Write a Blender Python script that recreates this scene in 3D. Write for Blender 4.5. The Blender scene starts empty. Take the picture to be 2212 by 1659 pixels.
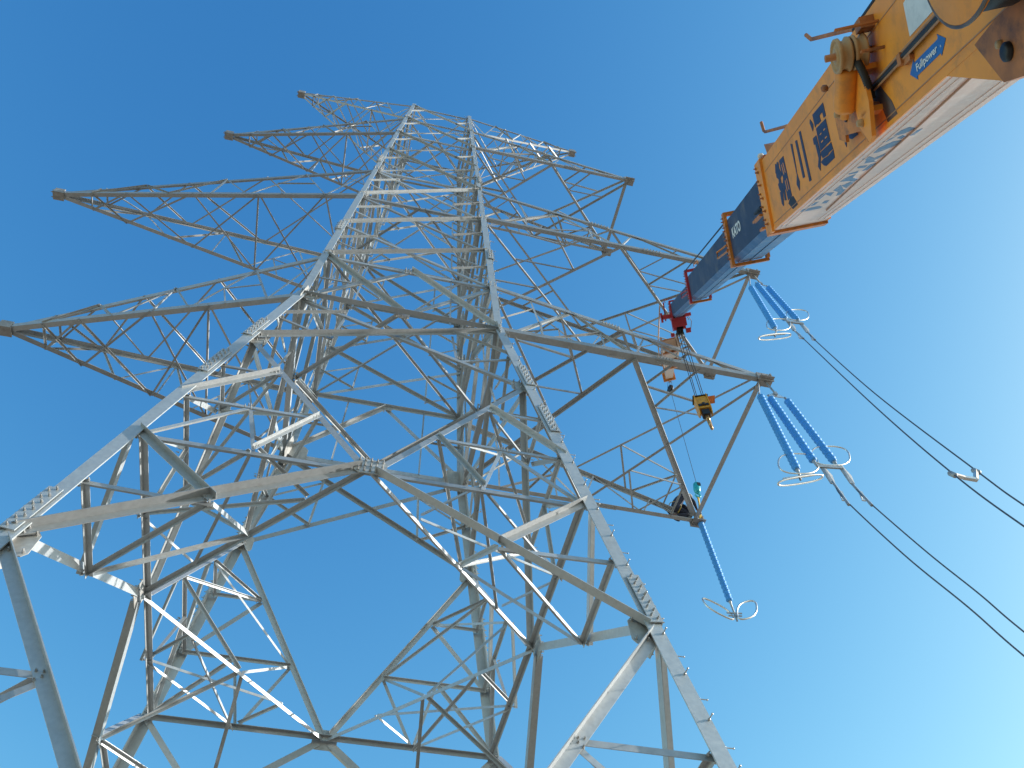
import bpy, bmesh, math, random
from mathutils import Vector as V, Matrix
random.seed(7)
scn = bpy.context.scene
COL = scn.collection
# ------------------------------------------------------------------ camera
Z0 = 22.6                       # height of the waist level of the tower above the ground
cam_d = bpy.data.cameras.new('camera')
cam = bpy.data.objects.new('camera', cam_d)
COL.objects.link(cam)
RX = V((0.97574201, -0.21866332, -0.0106713))
RY = V((0.17448658, 0.8062013, -0.56532636))      # image down
RZ = V((0.13221936, 0.54975068, 0.8247983))       # forward
m3 = Matrix((RX, -RY, -RZ)).transposed()
cam.matrix_world = Matrix.Translation((0.21344, -15.20942, 1.60026)) @ m3.to_4x4()
cam_d.sensor_fit = 'HORIZONTAL'
cam_d.sensor_width = 36.0
cam_d.lens = 1831.51 / 2212.0 * 36.0
cam_d.clip_start = 0.05
cam_d.clip_end = 6000
scn.camera = cam
# ------------------------------------------------------------------ sky and sun
SUN = V((1.0, -0.10, 0.40)).normalized()
el = math.asin(SUN.z)
w = bpy.data.worlds.new('World')
scn.world = w
w.use_nodes = True
nt = w.node_tree
nt.nodes.clear()
sky = nt.nodes.new('ShaderNodeTexSky')
sky.sky_type = 'NISHITA'
sky.sun_disc = False
sky.sun_elevation = el
sky.sun_rotation = math.atan2(SUN.x, SUN.y)
sky.altitude = 0
sky.air_density = 1.0
sky.dust_density = 1.0
sky.ozone_density = 2.0
bg = nt.nodes.new('ShaderNodeBackground')
SKY = 0.15
bg.inputs['Strength'].default_value = SKY
wo = nt.nodes.new('ShaderNodeOutputWorld')
# the clear desert sky is deeper blue than the standard atmosphere: a colour response per channel
sep = nt.nodes.new('ShaderNodeSeparateColor')
com = nt.nodes.new('ShaderNodeCombineColor')
nt.links.new(sky.outputs[0], sep.inputs[0])
def mth(op, x, val):
    m_ = nt.nodes.new('ShaderNodeMath')
    m_.operation = op
    nt.links.new(x, m_.inputs[0])
    m_.inputs[1].default_value = val
    return m_.outputs[0]
EXPO = 0.6
GAIN = SKY * 2 ** EXPO
for i_, (k_, g_) in enumerate(((0.143, 1.80), (0.248, 1.21), (0.370, 0.75))):
    x_ = mth('POWER', sep.outputs[i_], g_)
    x_ = mth('MULTIPLY', x_, k_ / GAIN)
    x_ = mth('MINIMUM', x_, 2.0 / GAIN)
    nt.links.new(x_, com.inputs[i_])
nt.links.new(com.outputs[0], bg.inputs[0])
nt.links.new(bg.outputs[0], wo.inputs[0])
sl = bpy.data.lights.new('sun', 'SUN')
sl.energy = 5.0
sl.angle = math.radians(0.53)
sl.color = (1.0, 0.96, 0.90)
so = bpy.data.objects.new('sun', sl)
COL.objects.link(so)
so.rotation_euler = (-SUN).to_track_quat('-Z', 'Y').to_euler()
so.location = (30, -10, 60)
scn.view_settings.view_transform = 'Standard'
scn.view_settings.look = 'None'
scn.view_settings.gamma = 1.0
scn.view_settings.exposure = EXPO

# ------------------------------------------------------------------ materials
def nodes_of(m):
    m.use_nodes = True
    t = m.node_tree
    return t, t.nodes['Principled BSDF']
def mat(name, col, rough=0.5, metal=0.0, var=0.15, scale=6.0, dirt=None, dirt_amt=0.0, dirt_scale=3.0, bump=0.0, rnd=0.0, stretch=None, spec=None):
    m = bpy.data.materials.new(name)
    t, p = nodes_of(m)
    N, Lk = t.nodes, t.links
    tc = N.new('ShaderNodeTexCoord')
    mp = N.new('ShaderNodeMapping')
    Lk.new(tc.outputs['Object'], mp.inputs[0])
    if stretch:
        mp.inputs['Scale'].default_value = stretch
    nz = N.new('ShaderNodeTexNoise')
    nz.inputs['Scale'].default_value = scale
    nz.inputs['Detail'].default_value = 6
    Lk.new(mp.outputs[0], nz.inputs['Vector'])
    cr = N.new('ShaderNodeValToRGB')
    a = tuple(max(0, c * (1 - var)) for c in col) + (1,)
    b = tuple(min(1, c * (1 + var)) for c in col) + (1,)
    cr.color_ramp.elements[0].position = 0.3
    cr.color_ramp.elements[1].position = 0.7
    cr.color_ramp.elements[0].color = a
    cr.color_ramp.elements[1].color = b
    Lk.new(nz.outputs['Fac'], cr.inputs[0])
    out = cr.outputs[0]
    if dirt:
        n2 = N.new('ShaderNodeTexNoise')
        n2.inputs['Scale'].default_value = dirt_scale
        n2.inputs['Detail'].default_value = 9
        n2.inputs['Roughness'].default_value = 0.7
        Lk.new(mp.outputs[0], n2.inputs['Vector'])
        r2 = N.new('ShaderNodeValToRGB')
        r2.color_ramp.elements[0].position = 0.5
        r2.color_ramp.elements[1].position = 0.72
        r2.color_ramp.elements[1].color = (dirt_amt,) * 3 + (1,)
        Lk.new(n2.outputs['Fac'], r2.inputs[0])
        mx = N.new('ShaderNodeMix')
        mx.data_type = 'RGBA'
        mx.inputs[7].default_value = tuple(dirt) + (1,)
        Lk.new(r2.outputs[0], mx.inputs[0])
        Lk.new(out, mx.inputs[6])
        out = mx.outputs[2]
    if rnd:
        oi = N.new('ShaderNodeObjectInfo')
        ma = N.new('ShaderNodeMapRange')
        ma.inputs[3].default_value = 1 - rnd
        ma.inputs[4].default_value = 1 + rnd
        Lk.new(oi.outputs['Random'], ma.inputs[0])
        mu = N.new('ShaderNodeMix')
        mu.data_type = 'RGBA'
        mu.blend_type = 'MULTIPLY'
        mu.inputs[0].default_value = 1
        Lk.new(out, mu.inputs[6])
        Lk.new(ma.outputs[0], mu.inputs[7])
        out = mu.outputs[2]
    Lk.new(out, p.inputs['Base Color'])
    mr = N.new('ShaderNodeMapRange')
    mr.inputs[3].default_value = max(0.05, rough - 0.1)
    mr.inputs[4].default_value = min(1, rough + 0.12)
    Lk.new(nz.outputs['Fac'], mr.inputs[0])
    Lk.new(mr.outputs[0], p.inputs['Roughness'])
    p.inputs['Metallic'].default_value = metal
    if spec is not None:
        p.inputs['Specular IOR Level'].default_value = spec
    if bump:
        bp = N.new('ShaderNodeBump')
        bp.inputs['Strength'].default_value = bump
        bp.inputs['Distance'].default_value = 0.02
        Lk.new(nz.outputs['Fac'], bp.inputs['Height'])
        Lk.new(bp.outputs[0], p.inputs['Normal'])
    return m
M = {}
M['steel'] = mat('galvanised_steel', (0.43, 0.455, 0.465), 0.42, 0.35, 0.07, 14, (0.35, 0.345, 0.33), 0.55, 4.5, 0, 0.22)
M['leg'] = mat('leg_steel', (0.45, 0.485, 0.495), 0.42, 0.35, 0.07, 12, (0.37, 0.38, 0.375), 0.5, 2.5, 0, 0.04)
M['armsteel'] = mat('arm_steel', (0.39, 0.40, 0.40), 0.45, 0.3, 0.08, 14, (0.27, 0.25, 0.23), 0.6, 3.0, 0, 0.16)
M['bolt'] = mat('bolt_steel', (0.42, 0.42, 0.41), 0.45, 0.5, 0.2, 20)
M['plate'] = mat('plate_steel', (0.42, 0.42, 0.40), 0.5, 0.3, 0.2, 6, (0.25, 0.22, 0.19), 0.6, 4)
M['orange'] = mat('orange_paint', (0.85, 0.305, 0.028), 0.45, 0.0, 0.10, 2.5, (0.46, 0.19, 0.05), 0.75, 4.5, 0.08)
M['tip'] = mat('weathered_arm_tip', (0.33, 0.31, 0.29), 0.55, 0.25, 0.2, 8, (0.20, 0.17, 0.15), 0.7, 6)
M['orange2'] = mat('worn_orange_paint', (0.60, 0.20, 0.025), 0.5, 0.0, 0.2, 8, (0.06, 0.04, 0.03), 0.8, 9.0, 0.1)
M['rust'] = mat('rusty_orange', (0.42, 0.15, 0.04), 0.6, 0.0, 0.3, 7, (0.04, 0.03, 0.03), 0.9, 5.0, 0.2)
M['under'] = mat('white_underside', (0.74, 0.57, 0.51), 0.5, 0.0, 0.08, 3, (0.86, 0.77, 0.72), 0.8, 16, 0.25, 0, (1, 1, 1))
M['white'] = mat('white_panel', (0.62, 0.64, 0.64), 0.55, 0.0, 0.06, 8, (0.42, 0.45, 0.47), 0.5, 14)
M['navy'] = mat('navy_lettering', (0.012, 0.028, 0.085), 0.5, 0.0, 0.15, 10)
M['fadeblue'] = mat('faded_blue_lettering', (0.10, 0.22, 0.42), 0.55, 0.0, 0.2, 10, (0.45, 0.40, 0.40), 0.8, 14)
M['arrow'] = mat('blue_sticker', (0.02, 0.14, 0.42), 0.4, 0.0, 0.1, 8)
M['letter'] = mat('white_lettering', (0.75, 0.75, 0.72), 0.5, 0.0, 0.05, 10)
M['blue'] = mat('blue_boom_paint', (0.030, 0.052, 0.105), 0.5, 0.0, 0.35, 2.2, (0.13, 0.125, 0.12), 0.85, 2.2, 0.05, 0, None, 0.3)
M['bluelow'] = mat('greased_blue_steel', (0.07, 0.13, 0.25), 0.35, 0.3, 0.35, 4, (0.30, 0.27, 0.26), 0.8, 4.0, 0.1)
M['red'] = mat('red_paint', (0.42, 0.025, 0.04), 0.45, 0.0, 0.2, 8, (0.10, 0.03, 0.03), 0.6, 8)
M['cream'] = mat('cream_jib_paint', (0.55, 0.38, 0.27), 0.55, 0.0, 0.12, 6, (0.35, 0.18, 0.09), 0.7, 6)
M['black'] = mat('black_grease', (0.012, 0.012, 0.013), 0.5, 0.0, 0.3, 9)
M['smear'] = mat('dark_grease_smear', (0.10, 0.08, 0.075), 0.5, 0.0, 0.5, 7)
M['rod'] = mat('brown_rod', (0.40, 0.20, 0.09), 0.5, 0.0, 0.2, 9)
M['brown'] = mat('dusty_pulley', (0.47, 0.29, 0.13), 0.6, 0.0, 0.15, 9, (0.30, 0.17, 0.08), 0.7, 9)
M['yellow'] = mat('yellow_paint', (0.62, 0.30, 0.02), 0.45, 0.0, 0.12, 9, (0.05, 0.04, 0.03), 0.6, 14)
M['hook'] = mat('worn_hook_steel', (0.36, 0.22, 0.10), 0.3, 0.7, 0.2, 12)
M['teal'] = mat('turquoise_paint', (0.02, 0.36, 0.42), 0.35, 0.0, 0.08, 9)
M['sling'] = mat('yellow_webbing', (0.52, 0.34, 0.03), 0.8, 0.0, 0.2, 30)
M['ins'] = mat('blue_silicone', (0.06, 0.31, 0.74), 0.6, 0.0, 0.06, 4, None, 0, 3, 0, 0, None, 0.3)
M['ring'] = mat('aluminium_ring', (0.68, 0.67, 0.64), 0.28, 0.8, 0.05, 9)
M['fit'] = mat('galvanised_fitting', (0.34, 0.36, 0.37), 0.45, 0.5, 0.2, 14)
M['wire'] = mat('conductor_aluminium', (0.09, 0.11, 0.14), 0.5, 0.5, 0.2, 30)
M['rope'] = mat('steel_rope', (0.03, 0.03, 0.035), 0.5, 0.5, 0.2, 30)
M['cloth'] = mat('navy_workwear', (0.022, 0.025, 0.045), 0.9, 0.0, 0.3, 9, None, 0, 3, 0.3)
M['boot'] = mat('brown_boot', (0.12, 0.07, 0.055), 0.7, 0.0, 0.2, 12)
M['skin'] = mat('skin', (0.36, 0.20, 0.13), 0.55, 0.0, 0.05, 9)
M['helmet'] = mat('white_helmet', (0.75, 0.75, 0.73), 0.35, 0.0, 0.04, 9)
M['harness'] = mat('harness_webbing', (0.50, 0.36, 0.08), 0.8, 0.0, 0.1, 20)
M['ground'] = mat('sandy_soil', (0.21, 0.175, 0.135), 0.95, 0.0, 0.25, 0.4, (0.16, 0.13, 0.10), 0.6, 0.06, 0.3)
M['concrete'] = mat('concrete', (0.42, 0.41, 0.38), 0.9, 0.0, 0.15, 3)

# ------------------------------------------------------------------ mesh helpers
class MB:
    def __init__(s):
        s.v = []; s.f = []; s.mi = []; s.smooth = []
    def add(s, vs, fs, mi=0, smooth=False):
        o = len(s.v)
        s.v += [tuple(x) for x in vs]
        s.f += [tuple(i + o for i in f) for f in fs]
        s.mi += [mi] * len(fs)
        s.smooth += [smooth] * len(fs)
    def prism(s, prof, p0, ex, mi=0):
        """extrude a closed 3d profile list by the vector ex"""
        n = len(prof)
        vs = [V(p0) + V(q) for q in prof] + [V(p0) + V(q) + V(ex) for q in prof]
        fs = [tuple(range(n - 1, -1, -1)), tuple(range(n, 2 * n))]
        fs += [(i, (i + 1) % n, n + (i + 1) % n, n + i) for i in range(n)]
        s.add(vs, fs, mi)
    def angle(s, p0, p1, wd, a, b, th=None, wb=None):
        """L-section from p0 to p1, corner on the line, flanges along a and b"""
        p0, p1 = V(p0), V(p1)
        d = (p1 - p0).normalized()
        a = V(a); a = (a - d * a.dot(d)).normalized()
        b = V(b); b = b - d * b.dot(d); b = (b - a * b.dot(a)).normalized()
        th = th or max(0.008, wd * 0.09)
        wb = wb or wd
        prof = [V(), a * wd, a * wd + b * th, a * th + b * th, a * th + b * wb, b * wb]
        if a.cross(b).dot(d) < 0:
            prof = [prof[0]] + prof[:0:-1]
        s.prism(prof, p0, p1 - p0)
    def box(s, c, ax, ay, az, mi=0):
        """box centred at c with full-length axis vectors"""
        c, ax, ay, az = V(c), V(ax) / 2, V(ay) / 2, V(az) / 2
        s.prism([-ax - ay, ax - ay, ax + ay, -ax + ay], c - az, az * 2, mi)
    def bar(s, p0, p1, wd, ht, up=(0, 0, 1), mi=0):
        p0, p1 = V(p0), V(p1)
        d = (p1 - p0).normalized()
        u = V(up); u = u - d * u.dot(d)
        if u.length < 1e-4:
            u = V((1, 0, 0)) - d * d.x
        u.normalize()
        r = d.cross(u)
        s.prism([-r * wd / 2 - u * ht / 2, r * wd / 2 - u * ht / 2, r * wd / 2 + u * ht / 2, -r * wd / 2 + u * ht / 2], p0, p1 - p0, mi)
    def tube(s, pts, r, seg=8, closed=False, mi=0, caps=True):
        pts = [V(p) for p in pts]
        n = len(pts)
        rs = r if isinstance(r, (list, tuple)) else [r] * n
        vs = []
        prev = None
        for i, p in enumerate(pts):
            if closed:
                d = (pts[(i + 1) % n] - pts[i - 1]).normalized()
            else:
                d = (pts[min(i + 1, n - 1)] - pts[max(i - 1, 0)]).normalized()
            if prev is None:
                u = d.orthogonal().normalized()
            else:
                u = prev - d * prev.dot(d)
                u.normalize()
            prev = u
            k = d.cross(u)
            for j in range(seg):
                an = 2 * math.pi * j / seg
                vs.append(p + (u * math.cos(an) + k * math.sin(an)) * rs[i])
        fs = []
        for i in range(n if closed else n - 1):
            for j in range(seg):
                a, b = i * seg + j, i * seg + (j + 1) % seg
                c, d2 = ((i + 1) % n) * seg + (j + 1) % seg, ((i + 1) % n) * seg + j
                fs.append((a, b, c, d2))
        s.add(vs, fs, mi, True)
        if not closed and caps:
            s.add(vs[:seg], [tuple(range(seg - 1, -1, -1))], mi)
            s.add(vs[-seg:], [tuple(range(seg))], mi)
    def lathe(s, p0, axis, prof, seg=14, mi=0):
        """profile of (distance along axis, radius)"""
        p0 = V(p0); axis = V(axis).normalized()
        u = axis.orthogonal().normalized(); k = axis.cross(u)
        vs = []
        for h, r in prof:
            for j in range(seg):
                an = 2 * math.pi * j / seg
                vs.append(p0 + axis * h + (u * math.cos(an) + k * math.sin(an)) * r)
        fs = []
        for i in range(len(prof) - 1):
            for j in range(seg):
                fs.append((i * seg + j, i * seg + (j + 1) % seg, (i + 1) * seg + (j + 1) % seg, (i + 1) * seg + j))
        fs.append(tuple(range(seg - 1, -1, -1)))
        fs.append(tuple(range((len(prof) - 1) * seg, len(prof) * seg)))
        s.add(vs, fs, mi, True)
    def hexbolt(s, p, d, r=0.022, h=0.05, shank=True):
        p, d = V(p), V(d).normalized()
        u = d.orthogonal().normalized(); k = d.cross(u)
        def ring(rr, n):
            return [(u * math.cos(2 * math.pi * j / n) + k * math.sin(2 * math.pi * j / n)) * rr for j in range(n)]
        s.prism(ring(r, 6), p - d * 0.004, d * h * 0.5)
        if shank:
            s.prism(ring(r * 0.55, 5), p + d * h * 0.45, d * h * 0.6)
    def build(s, name, m, parent=None, kind=None):
        me = bpy.data.meshes.new(name)
        me.from_pydata(s.v, [], s.f)
        ms = m if isinstance(m, (list, tuple)) else [m]
        for x in ms:
            me.materials.append(M[x] if isinstance(x, str) else x)
        if len(ms) > 1:
            me.polygons.foreach_set('material_index', s.mi)
        me.polygons.foreach_set('use_smooth', s.smooth)
        bm = bmesh.new(); bm.from_mesh(me)
        bmesh.ops.recalc_face_normals(bm, faces=bm.faces)
        bm.to_mesh(me); bm.free()
        o = bpy.data.objects.new(name, me)
        COL.objects.link(o)
        if parent is not None:
            o.parent = parent
            o.matrix_parent_inverse = parent.matrix_basis.inverted()
        if kind:
            o['kind'] = kind
        return o
def thing(name, label, cat, loc, group=None):
    o = bpy.data.objects.new(name, None)
    o.empty_display_size = 0.3
    COL.objects.link(o)
    o.location = loc
    o['label'] = label; o['category'] = cat
    if group:
        o['group'] = group
    return o
def tag(o, label, cat, group=None):
    o['label'] = label; o['category'] = cat
    if group:
        o['group'] = group
    return o
def R(p):                        # tower-relative to world
    return V((p[0], p[1], p[2] + Z0))
def lerp(a, b, t):
    return V(a) * (1 - t) + V(b) * t

# ------------------------------------------------------------------ ground
g = MB()
n = 40
ext = 3000.0
def gx(i):
    q = (i / n * 2 - 1)
    return math.copysign(abs(q) ** 3, q) * ext
gv = []
for j in range(n + 1):
    for i in range(n + 1):
        x, y = gx(i), gx(j)
        gv.append((x, y, 0.25 * math.sin(x * 0.11 + 1) * math.sin(y * 0.09) * min(1, (abs(x) + abs(y)) / 60) - 0.02))
g.add(gv, [(j * (n + 1) + i, j * (n + 1) + i + 1, (j + 1) * (n + 1) + i + 1, (j + 1) * (n + 1) + i) for j in range(n) for i in range(n)], 0, True)
go = g.build('ground', 'ground')
go['kind'] = 'structure'

# ------------------------------------------------------------------ lattice tower
LV = dict(G=-22.6, Z=-19.5, L0=-12.08, N=-8.60, X=-3.45, W=0.0, W1=3.0, W2=5.84, W3=8.89, W4=12.15, W5=15.13, W6=18.10, W7=20.94, W8=23.54)
KB, KT, ASP = 0.1724, 0.0566, 1.04
def half(z):
    return 2.8 - (KB if z < 0 else KT) * z
tower = thing('lattice_tower', 'tall galvanised steel lattice transmission tower with long pointed crossarms', 'pylon', (0, 0, 0))
def fp(face, u, z):
    h = half(z)
    if face == 'f': return V((u * h, -h * ASP, z))
    if face == 'b': return V((u * h, h * ASP, z))
    if face == 'l': return V((-h, u * h * ASP, z))
    return V((h, u * h * ASP, z))
def fn(face, z):
    k = KB if z < 0 else KT
    d = {'f': V((0, -1, k * ASP)), 'b': V((0, 1, k * ASP)), 'l': V((-1, 0, k)), 'r': V((1, 0, k))}[face]
    return d.normalized()
bolts = MB()
plates = []
CNT = {}
def member(name, p0, p1, wd, a, b, mt='steel', parent=None, off=None, center=True, trim=0.0):
    p0, p1 = V(p0), V(p1)
    d = (p1 - p0).normalized()
    if trim:
        p0 = p0 + d * trim; p1 = p1 - d * trim
    a = V(a); a = (a - d * a.dot(d)).normalized()
    sh = V()
    if center: sh = sh - a * wd / 2
    if off: sh = sh + V(off)
    m = MB()
    m.angle(R(p0 + sh), R(p1 + sh), wd, a, b)
    CNT[name] = CNT.get(name, 0) + 1
    return m.build(name, mt, parent or tower)
def facem(face, name, A, B, wd, outside=False, lay=0.0, nb=2, mt='steel', flip=False):
    """bracing angle lying in a tower face between (u, z) points A and B"""
    p0, p1 = fp(face, *A), fp(face, *B)
    nr = fn(face, (A[1] + B[1]) / 2)
    d = (p1 - p0).normalized()
    a = nr.cross(d)
    if (a.z > 0) != flip: a = -a
    jit = random.uniform(0, 0.004) + lay
    if outside:
        off = nr * (0.012 + jit); b = nr
    else:
        off = -nr * (0.034 + jit); b = -nr
    o = member(name, p0, p1, wd, a, b, mt, off=off)
    if nb:
        # bolts at both ends
        r = 0.017 if wd < 0.1 else 0.024
        for e, (q, dd) in enumerate(((p0, d), (p1, -d))):
            for k in range(nb):
                c = q + dd * (0.05 + 0.09 * k) + nr * (0.012 + (0.012 if outside else 0.0)) + a * (0.25 * wd * (1 if k % 2 else -1) if wd > 0.12 else 0)
                bolts.hexbolt(R(c), nr, r, 0.06)
    return o

# legs ------------------------------------------------------------------
LEGS = {'A': (-1, -1), 'B': (1, -1), 'C': (-1, 1), 'D': (1, 1)}
LEGLAB = {'A': 'leg nearest the left edge of the photo', 'B': 'near right leg studded with step bolts',
          'C': 'far left leg in shade', 'D': 'far right leg in shade'}
def legpt(k, z, out=0.13):
    sx, sy = LEGS[k]
    h = half(z)
    return V((sx * (h + out), sy * (h * ASP + out), z))
legobj = {}
for k, (sx, sy) in LEGS.items():
    m = MB()
    for z0, z1, wd in ((-22.6, 0.05, 0.255), (0.0, 9.0, 0.215), (8.95, 23.75, 0.165)):
        o_ = wd * 0.46
        a, b = V((-sx, 0, 0)), V((0, -sy, 0))
        p0, p1 = legpt(k, z0, o_), legpt(k, z1, o_)
        m.angle(R(p0), R(p1), wd, a, b, 0.026)
    legobj[k] = m.build('leg', 'leg', tower)
    # splice covers and their bolt rows
    bl = MB()
    for z0, z1, wd in ((-12.0, -10.85, 0.235), (-5.9, -4.7, 0.225), (-3.6, -2.5, 0.225), (5.0, 5.7, 0.19), (13.0, 13.7, 0.15)):
        sp = MB()
        o_ = wd * 0.5 + 0.035
        p0, p1 = legpt(k, z0, o_ + 0.012), legpt(k, z1, o_ + 0.012)
        sp.angle(R(p0), R(p1), wd, (-sx, 0, 0), (0, -sy, 0), 0.02)
        sp.build('splice_plate', 'leg', legobj[k])
        nrow = int((z1 - z0) / 0.165)
        for i in range(nrow):
            t = (i + 0.5) / nrow
            q = lerp(p0, p1, t)
            for f in (0.3, 0.72):
                dz = 0.03 if f > 0.5 else -0.03
                bl.hexbolt(R(q + V((-sx * wd * f, sy * 0.004, dz))), (0, sy, 0), 0.023, 0.062)
                bl.hexbolt(R(q + V((sx * 0.004, -sy * wd * f, dz))), (sx, 0, 0), 0.023, 0.062)
    ob = bl.build('splice_bolts', 'bolt', legobj[k], 'stuff')
# step bolts on leg B, alternating between its two flanges
z = -15.6
i = 0
while z < 23.2:
    o_ = 0.125 if z < 9 else 0.088
    q = legpt('B', z, o_)
    m = MB()
    if i % 2:
        c = q + V((0.0, 0.055, 0)); d = V((1, 0, 0))
    else:
        c = q + V((-0.05, 0, 0)); d = V((0, -1, 0))
    m.tube([R(c), R(c + d * 0.135)], 0.009, 7)
    m.lathe(R(c + d * 0.13), d, [(0, 0.016), (0.013, 0.016)], 6)
    m.lathe(R(c), d, [(0, 0.021), (0.02, 0.021)], 6)
    m.build('step_bolt', 'bolt', legobj['B'])
    z += 0.42
    i += 1

# face bracing ----------------------------------------------------------
zl = LV
for face in 'flrb':
    F = lambda nm, A, B, wd, out=False, lay=0.0, nb=2, flip=False: facem(face, nm, A, B, wd, out, lay, nb, 'steel', flip)
    for s in (-1, 1):
        F('diagonal_brace', (s, zl['L0'] - 0.12), (0.0, zl['Z']), 0.18, True, 0.002, 3)
        F('secondary_brace', (s, -14.46), (s * 0.622, -14.46), 0.11)
        F('secondary_brace', (s * 0.622, -14.5), (s, -16.9), 0.10, False, 0.012)
        F('secondary_brace', (s, -16.9), (s * 0.31, -16.95), 0.10, False, 0.024)
        F('secondary_brace', (s * 0.31, -17.0), (s, -19.45), 0.10, False, 0.012)
        F('diagonal_brace', (s, zl['L0'] + 0.1), (0.03 * s, zl['N'] - 0.08), 0.165, True, 0.008, 3, s > 0)
        F('secondary_brace', (s, -10.35), (s * 0.53, -10.45), 0.10)
        F('secondary_brace', (s, zl['N']), (s * 0.53, -10.45), 0.14, True, 0.034, 2)
        F('diagonal_brace', (0.03 * s, zl['N'] + 0.1), (s, zl['X']), 0.14, False, 0.0, 3)
        F('secondary_brace', (s, -6.88), (s * 0.305, -6.88), 0.085)
        F('secondary_brace', (s, -5.17), (s * 0.64, -5.17), 0.075)
        F('secondary_brace', (s, -6.88), (s * 0.64, -5.17), 0.12, True, 0.03)
        F('secondary_brace', (s, zl['N']), (s * 0.66, -6.88), 0.09, False, 0.012)
        F('secondary_brace', (s * 0.51, zl['N']), (s * 0.66, -6.88), 0.075, False, 0.016)
        F('secondary_brace', (s * 0.51, zl['N']), (s * 0.305, -6.88), 0.085, True, 0.034)
    F('cross_beam', (-1, zl['Z']), (1, zl['Z']), 0.18)
    F('cross_beam', (-1, zl['N']), (1, zl['N']), 0.115, False, 0.02, 2)
    # X panel below the waist
    F('diagonal_brace', (-1, zl['X']), (1, zl['W'] - 0.15), 0.135, True, 0.004, 3)
    F('diagonal_brace', (1, zl['X']), (-1, zl['W'] - 0.15), 0.125, False, 0.004, 3)
    F('cross_beam', (-1, zl['W']), (1, zl['W']), 0.16, True, 0.028, 3, True)
    F('cross_beam', (-1, zl['W1']), (1, zl['W1']), 0.12, False, 0.012, 3)
    for s in (-1, 1):
        o1 = (s < 0)
        zq_hi, zq_lo = -0.86, -2.55
        F('secondary_brace', (s, -1.74), (s * 0.5, zq_hi), 0.07, True, 0.03)
        F('secondary_brace', (s, -1.74), (s * 0.5, zq_lo), 0.075, False, 0.02)
        F('secondary_brace', (s * 0.5, zq_hi), (s * 0.5, zq_lo), 0.065, False, 0.03, 1)
        F('diagonal_brace', (s, zl['W'] + 0.1), (0.0, zl['W1']), 0.135, s > 0, 0.006)
        F('diagonal_brace', (s, zl['W1'] - 0.05), (0.0, zl['W']), 0.135, s < 0, 0.016)
        F('secondary_brace', (s, 1.5), (s * 0.5, 1.52), 0.06, False, 0.03, 1)
        F('secondary_brace', (s * 0.5, 1.5), (s * 0.5, 0.02), 0.05, False, 0.036, 1)
        F('secondary_brace', (s * 0.5, 1.54), (s * 0.5, zl['W1']), 0.05, False, 0.04, 1)
    names = ['W1', 'W2', 'W3', 'W4', 'W5', 'W6', 'W7', 'W8']
    wds = [0.115, 0.11, 0.105, 0.095, 0.085, 0.078, 0.068]
    for i in range(7):
        za, zb = zl[names[i]], zl[names[i + 1]]
        lo_ = i < 3
        F('diagonal_brace', (-1, za + 0.03), (1, zb - 0.03), wds[i] * (1 if lo_ else 0.75), lo_, 0.004, 3)
        F('diagonal_brace', (1, za + 0.03), (-1, zb - 0.03), wds[i] * (0.95 if lo_ else 1.15), not lo_, 0.004, 3)
        if i < 7:
            for s in (-1, 1):
                zm = (za + zb) / 2
                dz = (zb - za) * 0.25
                F('secondary_brace', (s, zm), (s * 0.5, zm + dz), 0.06, s < 0, 0.02, 1)
                F('secondary_brace', (s, zm), (s * 0.5, zm - dz), 0.06, s > 0, 0.02, 1)
                if i in (0, 1, 2):
                    F('secondary_brace', (s * 0.5, zm - dz), (s * 0.5, zm + dz), 0.055, False, 0.026, 0)
    for nm, wd in (('W3', 0.13), ('W4', 0.105), ('W6', 0.10), ('W7', 0.085), ('W8', 0.075)):
        F('cross_beam', (-1, zl[nm]), (1, zl[nm]), wd, False, 0.014, 3)
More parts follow.
